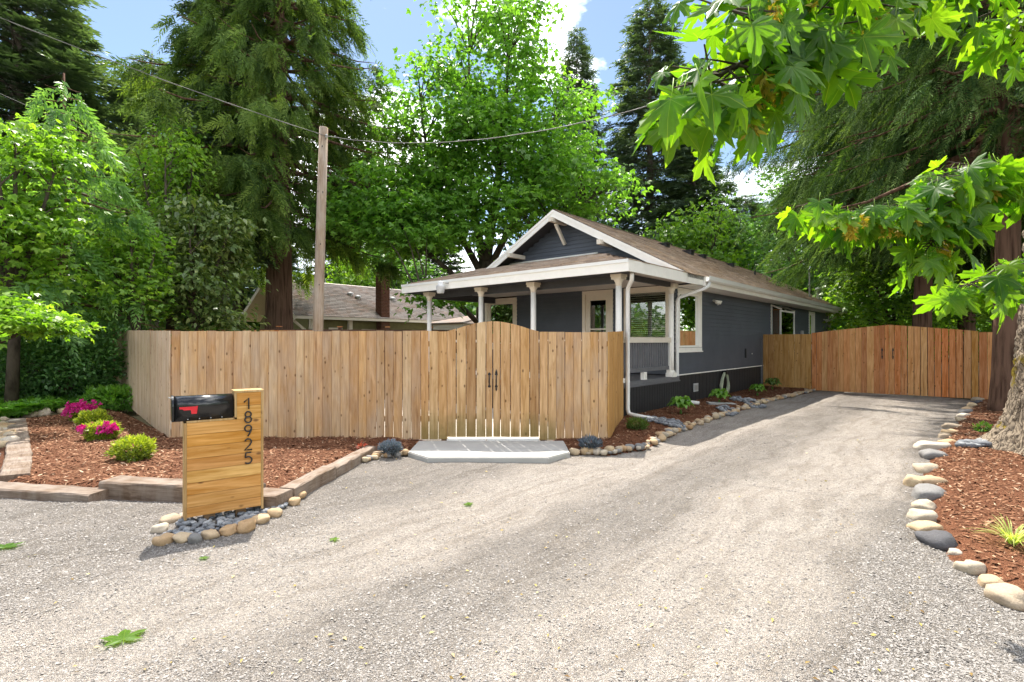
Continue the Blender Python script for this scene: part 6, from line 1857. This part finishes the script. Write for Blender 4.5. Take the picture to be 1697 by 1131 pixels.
def hosta(label, px, py, w, seed, mat='hosta_leaf', n=22):
    r = np.random.default_rng(seed)
    p = gp(px, py, 0.08); s = p.y / F; R_ = w * s / 2
    t = thing('hosta', label, 'plant', (p.x, p.y + R_ * 0.4, 0.07), 0, 'hostas beside the blue house')
    nq = 7
    for k in range(n):
        a = k * 2.399; tier = k / n
        out = np.array([math.cos(a), math.sin(a), 0]); lat = np.array([-out[1], out[0], 0])
        ln = R_ * (0.95 - 0.35 * tier) * r.uniform(0.85, 1.1); rise = R_ * (1.1 + 0.9 * tier)
        vs = []
        q = np.linspace(0, 1, nq)
        wd = 0.30 * ln * np.sin(np.pi * np.clip(q, 0, 1) ** 0.85) ** 0.8
        cx_ = out * (0.12 * R_ + ln * q)[:, None] + np.array([0, 0, 1.0]) * (rise * (0.35 + 1.2 * q - 1.15 * q ** 2.0))[:, None]
        for i in range(nq):
            vs += [cx_[i] - lat * wd[i] + np.array([0, 0, 0.25 * wd[i]]), cx_[i], cx_[i] + lat * wd[i] + np.array([0, 0, 0.25 * wd[i]])]
        fs = []
        for i in range(nq - 1):
            b_ = i * 3
            fs += [(b_, b_ + 1, b_ + 4, b_ + 3), (b_ + 1, b_ + 2, b_ + 5, b_ + 4)]
        tn = np.clip(r.normal(0.5, 0.18), 0, 1)
        me = np_mesh('leaf', np.array(vs), np.array(fs), {'tone': np.full(len(fs), tn)}, smooth=True)
        addobj('leaf', me, M[mat], t)
    b = MB(); b.lathe((0, 0, -0.02), [(0.02, 0), (0.03, 0.03), (0.02, R_ * 0.4)], 8); b.build('stem', M['hosta_leaf'], t)
hosta('bright green hosta nearest the concrete splash block', 1131, 687, 46, 121)
hosta('bright green hosta under the coiled hose', 1195, 669, 38, 122)
hosta('small bright hosta near the golden fence panel', 1258, 656, 30, 123)
hosta('dark green hosta in the corner by the golden fence panel', 1283, 646, 30, 124, 'green_shrub')
# ornamental grass on the right
p = gp(1678, 902, 0.08)
t = thing('ornamental_grass', 'variegated yellow green grass tuft in the right bed', 'plant', (p.x, p.y, 0.07))
r_ = np.random.default_rng(131)
for k in range(90):
    a = r_.uniform(0, 6.28); ln = r_.uniform(0.16, 0.36); out = np.array([math.cos(a), math.sin(a), 0]); lat = np.array([-out[1], out[0], 0])
    q = np.linspace(0, 1, 6); bendk = r_.uniform(0.35, 1.0)
    c = out * (0.02 + ln * bendk * q ** 1.4)[:, None] + np.array([0, 0, 1.0]) * (ln * (q * 0.95 - 0.75 * bendk * q ** 2))[:, None]
    c[:, 2] = np.maximum(c[:, 2], 0.005)
    wd = 0.0045 * (1 - q ** 3) + 0.0005
    vs = np.stack([c - lat * wd[:, None], c + lat * wd[:, None]], 1).reshape(-1, 3)
    fs = [(2 * i, 2 * i + 1, 2 * i + 3, 2 * i + 2) for i in range(5)]
    me = np_mesh('blade', vs, np.array(fs), {'tone': np.full(5, np.clip(r_.normal(0.55, 0.25), 0, 1))})
    addobj('blade', me, M['grass_leaf'], t)

# ------------------------------------------------------------------ the big maple at the right whose branches hang over the drive
def m_bigleaf():
    q = NT('big_maple_leaf')
    a = q.n('Attribute', attribute_name='vein')
    oi = q.n('ObjectInfo')
    isl = q.n('NewGeometry')
    base = q.ramp(q.math('FRACT', q.math('ADD', oi.outputs['Random'], isl.outputs['Random Per Island'])), [(0.0, (0.045, 0.115, 0.015)), (0.5, (0.075, 0.17, 0.018)), (1.0, (0.125, 0.225, 0.022))])
    n = q.noise(q.coord('Object', rnd_off=True), 14, 4)
    base = q.mix(q.ramp(n, [(0.4, 0.25), (0.65, 0.0)]), base, q.mix(1.0, base, (0.7, 0.75, 0.6), 'MULTIPLY'))
    vein = q.ramp(a.outputs['Fac'], [(0.90, 0.0), (0.985, 1.0)])
    c = q.mix(q.math('MULTIPLY', vein, 0.5), base, (0.30, 0.38, 0.08))
    q.done(c, 0.42, q.bump(q.math('ADD', a.outputs['Fac'], q.math('MULTIPLY', n, 0.4)), 0.25, 0.004), 0.35)
    tr = q.n('BsdfTranslucent')
    q.t.links.new(q.mix(1.0, c, (3.2, 3.1, 0.5), 'MULTIPLY'), tr.inputs['Color'])
    mx_ = q.n('MixShader', Fac=0.56)
    q.t.links.new(q.b.outputs[0], mx_.inputs[1]); q.t.links.new(tr.outputs[0], mx_.inputs[2])
    q.t.links.new(mx_.outputs[0], q.o.inputs['Surface'])
    return q.m
M['bigleaf'] = m_bigleaf()
def bigleaf_mesh(seed):
    """a five lobed maple leaf, 1 long from stalk to tip, lying along +y, stalk at the origin"""
    r = random.Random(seed)
    half = [(0, 1.0, 1)]
    def lobe(a, l, first):
        o = []
        if not first: o += [(a - 8, l * 0.70, 0), (a - 13, l * 0.76, 0)][::-1] if False else []
        return o
    # (angle from the middle lobe, radius, on a rib)
    prof = [(0, 1.0, 1), (7, 0.80, 0), (13, 0.79, 0), (14, 0.66, 0), (22, 0.60, 0), (25, 0.36, 0),
            (34, 0.56, 0), (38, 0.74, 0), (43, 0.76, 0), (51, 0.96, 1), (57, 0.74, 0), (64, 0.72, 0), (66, 0.56, 0), (76, 0.50, 0), (82, 0.31, 0),
            (92, 0.42, 0), (98, 0.52, 0), (108, 0.62, 1), (118, 0.44, 0), (130, 0.40, 0), (150, 0.20, 0)]
    right = [(a + r.uniform(-2, 2), l * r.uniform(0.93, 1.06), b) for a, l, b in prof]
    left = [(-(a + r.uniform(-2, 2)), l * r.uniform(0.93, 1.06), b) for a, l, b in prof[1:]]
    ring = right + [(180, 0.03, 1)] + left[::-1]
    droop = r.uniform(0.15, 1.0); cup = r.uniform(-0.25, 0.30); side_d = r.uniform(-0.1, 0.6)
    def pt(a, l):
        x = l * math.sin(R(a)); y = l * math.cos(R(a))
        z = -droop * max(0, y) ** 2 * 0.6 - side_d * x * x + cup * abs(x) + 0.03 * math.sin(a * 0.12 + seed) * l
        return Vector((x, y, z))
    vs = [Vector((0, 0, 0))]; ve = [1.0]
    n = len(ring)
    for (a, l, b) in ring:
        p = pt(a, l * 0.5); p.z += -0.03 if not b else 0.02
        vs.append(p); ve.append(1.0 if b else 0.35)
    for (a, l, b) in ring:
        p = pt(a, l); p.z += -0.02 if not b else 0.0
        vs.append(p); ve.append(1.0 if b else 0.0)
    fs = []
    for i in range(n):
        j = (i + 1) % n
        fs.append((0, 1 + j, 1 + i)); fs.append((1 + i, 1 + j, 1 + n + j, 1 + n + i))
    mb_ = MB(); mb_.add(vs, fs)
    nb0 = len(mb_.v)
    mb_.tube([(0, 0.02, -0.004), (0, -0.25, 0.03), (0, -0.55, 0.16)], [0.010, 0.009, 0.011], 5)
    me = mb_.mesh('leaf', smooth=True)
    me.materials.append(M['bigleaf'])
    at_ = me.attributes.new('vein', 'FLOAT', 'POINT')
    vals = ve + [1.0] * (len(me.vertices) - len(ve))
    at_.data.foreach_set('value', vals)
    return me
LEAVES = [bigleaf_mesh(s) for s in range(1, 9)]
def seed_mesh(seed):
    r = np.random.default_rng(seed)
    n = 46
    z = -r.random(n) * 1.0
    P = np.stack([r.normal(0, 0.08, n), r.normal(0, 0.08, n), z], -1)
    d = nrm(np.stack([r.normal(0, 0.8, n), r.normal(0, 0.8, n), -0.35 - 0.9 * r.random(n)], -1))
    v, q, t = kites(P, d, rand_dir(r, n), np.full(n, 0.42) * r.uniform(0.8, 1.2, n), np.full(n, 0.15), np.clip(r.normal(0.5, 0.22, n), 0, 1), 0.05, 0.05)
    me = np_mesh('seed_cluster', v, q, {'tone': t}); me.materials.append(M['seed'])
    return me
SEEDS = [seed_mesh(s) for s in range(3)]

TB = Vector((8.22, 7.35, 0))
maple = thing('bigleaf_maple', 'thick mossy trunk at the right edge with big leaved branches overhead', 'tree', TB)
# furrowed trunk with a flaring foot
nz_, na_ = 230, 240
vs = []
for i in range(nz_ + 1):
    z = -0.12 + 7.6 * (i / nz_) ** 1.6
    for k in range(na_):
        a = 2 * math.pi * k / na_
        ca, sa = math.cos(a), math.sin(a)
        flare = 0.58 * math.exp(-max(z, 0) / 0.40) * (0.80 + 0.30 * math.cos(a * 3 + 0.6) + 0.16 * math.cos(a * 7 + 1.0))
        rr = 0.80 - 0.030 * z + flare + 0.10 * math.exp(-max(z, 0) / 1.4)
        p = Vector((ca * 2.2, sa * 2.2, z * 0.9))
        wz = z + 0.25 * mnoise.noise(Vector((ca * 3, sa * 3, z * 2)))
        fur = abs(mnoise.noise(Vector((ca * 8.5, sa * 8.5, wz * 2.0))))
        fin = abs(mnoise.noise(Vector((ca * 22, sa * 22, wz * 9.0))))
        rr += -0.06 + 0.30 * min(fur, 0.20) + 0.07 * fin + 0.06 * mnoise.noise(p)
        vs.append((ca * rr, sa * rr, z))
ii = np.arange((nz_ + 1) * na_).reshape(nz_ + 1, na_)
q_ = np.stack([ii[:-1], np.roll(ii, -1, 1)[:-1], np.roll(ii, -1, 1)[1:], ii[1:]], -1).reshape(-1, 4)
addobj('trunk', np_mesh('trunk', np.array(vs), q_, smooth=True), M['bark_maple'], maple)
leaf_count = 0
def hang_branch(pts, rads, leaves, seeds, size, rr, spread, name='branch', extra=0):
    """pts in world space; leaves hang from short twigs along it"""
    global leaf_count
    pts = [Vector(p) - TB for p in pts]
    b = MB(); b.tube(pts, rads, 7, jitter=0.05)
    segs = list(zip(pts[:-1], pts[1:]))
    lens = [(q - p).length for p, q in segs]
    def point(t):
        d = t * sum(lens)
        for (p, q), l in zip(segs, lens):
            if d <= l: return p + (q - p) * (d / l), (q - p).normalized()
            d -= l
        return pts[-1], (pts[-1] - pts[-2]).normalized()
    items = []
    for k in range(leaves + extra):
        t = rr.random() ** 0.85
        t = rads and (0.02 + 0.98 * t)
        p, d = point(t)
        s = size * rr.uniform(0.6, 1.2)
        a = rr.uniform(0, 6.28)
        out = Vector((math.cos(a), math.sin(a) * 0.8, rr.uniform(-0.75, 0.35))).normalized()
        base = p + out * spread * rr.uniform(0.25, 1.0)
        items.append((p, base, out, s))
        b.tube([p, (p + base) / 2 + Vector((0, 0, 0.02 * size)), base], [0.006, 0.004, 0.0028], 4, cap=False)
    br = b.build(name, M['bark_dark'], maple, smooth=True)
    xv, xf, xa = [], [], []
    for ik, (p, base, out, s) in enumerate(items):
        # leaf axis points outward and down, face roughly up
        yax = (out * 0.7 + Vector((rr.uniform(-0.3, 0.3), rr.uniform(-0.3, 0.3), rr.uniform(-1.5, -0.3)))).normalized()
        zref = Vector((rr.uniform(-0.6, 0.6), rr.uniform(-1.2, 0.5), 0.9)).normalized()
        xax = yax.cross(zref).normalized(); zax = xax.cross(yax).normalized()
        m_ = Matrix((xax, yax, zax)).transposed().to_4x4()
        ml = Matrix.Translation(base + yax * 0.45 * s) @ m_ @ Matrix.Scale(s, 4)
        src = LEAVES[(leaf_count + ik) % 8]
        if ik < leaves:
            o = addobj('leaf', src, None, br); o.matrix_local = ml
        else:                                        # past the count of single leaves: one mass
            o0 = len(xv)
            xv += [tuple(ml @ v_.co) for v_ in src.vertices]
            xf += [tuple(i_ + o0 for i_ in pl.vertices) for pl in src.polygons]
            va = [0.0] * len(src.vertices); src.attributes['vein'].data.foreach_get('value', va); xa += va
    leaf_count += leaves
    if xv:
        me = bpy.data.meshes.new('foliage'); me.from_pydata(xv, [], xf); me.materials.append(M['bigleaf'])
        me.polygons.foreach_set('use_smooth', [True] * len(me.polygons))
        me.attributes.new('vein', 'FLOAT', 'POINT').data.foreach_set('value', xa)
        addobj('foliage', me, None, br)['kind'] = 'stuff'
    for k in range(seeds):
        p, d = point(rr.uniform(0.15, 0.9))
        o = addobj('seed_cluster', SEEDS[k % 3], None, br)
        s = size * 0.62 * rr.uniform(0.8, 1.25)
        o.location = p + Vector((rr.uniform(-0.06, 0.06), rr.uniform(-0.16, -0.02) * size / 0.2, rr.uniform(-0.12, -0.02))); o.scale = (s, s, s); o.rotation_euler = (rr.uniform(-0.3, 0.3), rr.uniform(-0.3, 0.3), rr.uniform(0, 6))
    return br
rr = random.Random(5)
# limbs leading out of the picture
lim = MB()
def limb(pts, rads): lim.tube([Vector(p) - TB for p in pts], rads, 9, jitter=0.05)
limb([TB + Vector((-0.1, 0, 6.2)), (6.0, 5.2, 7.0), (4.2, 3.4, 5.4), at(1560, -90, 2.55)], [0.30, 0.17, 0.08, 0.018])
limb([TB + Vector((-0.3, -0.2, 5.6)), (6.4, 5.6, 5.6), (5.4, 4.8, 4.0), at(1760, 300, 4.6)], [0.24, 0.12, 0.06, 0.018])
limb([TB + Vector((-0.3, -0.2, 4.2)), (6.7, 6.0, 3.9), at(1770, 430, 5.2)], [0.16, 0.08, 0.02])
limb([TB + Vector((0.2, 0.2, 6.9)), (8.6, 7.6, 9.6), (9.4, 7.6, 12.4)], [0.45, 0.3, 0.12])
limb([TB + Vector((0.1, -0.1, 6.9)), (8.4, 6.2, 9.2), (9.0, 5.0, 11.6)], [0.35, 0.2, 0.08])
lim.build('limb', M['bark_maple'], maple, smooth=True)
hang_branch([at(1560, -90, 2.55), at(1490, -35, 2.40), at(1418, 9, 2.25), at(1300, 70, 2.10), at(1222, 108, 2.0), at(1160, 145, 1.92)], [0.018, 0.016, 0.013, 0.010, 0.008, 0.004], 66, 16, 0.138, rr, 0.24, extra=90)
hang_branch([at(1440, -80, 2.2), at(1330, -30, 2.0), at(1230, 10, 1.9), at(1165, 20, 1.85)], [0.012, 0.010, 0.008, 0.004], 22, 2, 0.138, rr, 0.17, extra=36)
hang_branch([at(1300, 70, 2.10), at(1265, 130, 2.05), at(1215, 190, 2.0)], [0.008, 0.006, 0.003], 16, 5, 0.145, rr, 0.13, extra=12)
hang_branch([at(1560, -90, 2.55), at(1590, -40, 2.7), at(1660, 20, 2.8), at(1720, 60, 2.9)], [0.014, 0.010, 0.008, 0.004], 22, 1, 0.14, rr, 0.17, extra=30)
hang_branch([at(1760, 300, 4.6), at(1690, 290, 4.5), at(1610, 275, 4.45), at(1540, 300, 4.4)], [0.018, 0.014, 0.010, 0.004], 50, 10, 0.205, rr, 0.24, extra=60)
hang_branch([at(1640, 285, 4.5), at(1560, 345, 4.4), at(1470, 352, 4.35), at(1400, 350, 4.3), at(1335, 338, 4.25)], [0.014, 0.011, 0.008, 0.006, 0.003], 58, 16, 0.185, rr, 0.18, extra=50)
hang_branch([at(1600, 330, 4.45), at(1560, 380, 4.4), at(1525, 430, 4.35)], [0.012, 0.008, 0.003], 26, 3, 0.20, rr, 0.18, extra=10)
hang_branch([at(1770, 420, 5.2), at(1690, 440, 5.0), at(1645, 450, 4.9), at(1605, 475, 4.8)], [0.016, 0.012, 0.008, 0.003], 38, 3, 0.205, rr, 0.20, extra=26)
# the rest of its crown, above the picture
r2 = np.random.default_rng(140)
cs = np.concatenate([np.array([9.2, 6.6, 12.0]) + rand_dir(r2, 60) * r2.uniform(0.4, 1, 60)[:, None] * np.array([2.4, 2.2, 1.8])]) - np.array(TB)
cc = np.repeat(cs, 26, 0); nN = len(cc)
off = r2.normal(size=(nN, 3)) * 0.4
leaf_obj('crown', [lobed(cc + off, nrm(off + np.array([0, 0, -0.3])), nrm(r2.normal(0, 0.4, (nN, 3)) + np.array([0, 0, 1.0])), np.full(nN, 0.2), np.clip(r2.normal(0.5, 0.2, nN), 0, 1), r2)], M['maple_leaf'], maple)

# fallen leaves on the gravel
for px, py, s, rz_, lab in ((205, 1062, 0.15, 0.6, 'large torn green leaf lying on the gravel in front'), (10, 912, 0.13, 0.4, 'green leaf at the left picture edge on the gravel'),
                          (779, 834, 0.085, 1.4, 'small green leaf on the gravel below the concrete pad'), (557, 891, 0.065, 2.4, 'tiny dark green leaf on the gravel right of the mailbox'),
                          (337, 927, 0.055, 0.2, 'tiny pale leaf on the gravel before the mailbox stones')):
    p = gp(px, py)
    o = addobj('fallen_leaf', LEAVES[int(px) % 8], None, None)
    o.location = (p.x, p.y, float(gravel_z(np.array([p.x]), np.array([p.y]))[0]) + 0.05 * s + 0.012)
    o.scale = (s, s, s * 0.45); o.rotation_euler = (0.05, 0.05, rz_)
    tag(o, lab, 'leaf', 'leaves fallen on the drive')

# the wood that closes the view all round, read as one mass
rw = np.random.default_rng(150)
n = 84000
ang = np.where(rw.random(n) < 0.7, rw.uniform(-0.95, 0.95, n), rw.uniform(-math.pi, math.pi, n))
rad_ = 50 + 16 * rw.random(n) + 4 * np.sin(ang * 9)
rad_ = np.where(np.abs(ang) > 1.1, rad_ * 0.62, rad_)
xw, yw = np.sin(ang) * rad_, np.cos(ang) * rad_ + 6
hw_ = 6.0 + 2.6 * vnoise(ang * 14, rad_ * 0.1, 4) + 1.6 * vnoise(ang * 45, rad_ * 0.2, 6)
zw_ = hw_ * rw.random(n) ** 0.8
P = np.stack([xw, yw, zw_], -1)
inw = nrm(np.stack([-xw, -yw, np.zeros(n)], -1))
L = rw.uniform(0.45, 0.9, n)
tn = np.clip(0.45 + 0.3 * vnoise(ang * 60, zw_ * 0.5, 7) + rw.normal(0, 0.15, n), 0, 1)
o = leaf_obj('woodland', [kites(P, nrm(rw.normal(size=(n, 3)) * np.array([1, 1, 0.6])), nrm(inw * 0.5 + rw.normal(0, 0.5, (n, 3)) + np.array([0, 0, 0.8])), L, L * 0.7, tn)], M['wood_leaf'])
tag(o, 'distant green wood closing the view behind houses and fences', 'woodland', kind='stuff')

# yellow maple flowers and bits of litter blown over the drive
lt_ = np.random.default_rng(160)
n = 420
D = 2.6 + 9 * lt_.random(n) ** 1.5; xx = lt_.uniform(-0.95, 0.95, n) * D
ok = np.ones(n, bool)
for poly, h in BEDS: ok &= ~in_poly(xx, D, poly)
ok &= ~((D > 8.2) & (xx < 1.8)) & ~((xx < -1.9) & (D > 4.4))
xx, D = xx[ok], D[ok]; n = len(xx)
P = np.stack([xx, D, gravel_z(xx, D) + 0.012], -1)
L = lt_.uniform(0.015, 0.04, n)
o = leaf_obj('leaf_litter', [kites(P, nrm(lt_.normal(size=(n, 3)) * np.array([1, 1, 0.1])), nrm(lt_.normal(0, 0.3, (n, 3)) + np.array([0, 0, 1])), L, L * 0.45, lt_.random(n))], M['litter'])
tag(o, 'yellowish flecks of maple litter strewn over the gravel', 'litter', kind='stuff')
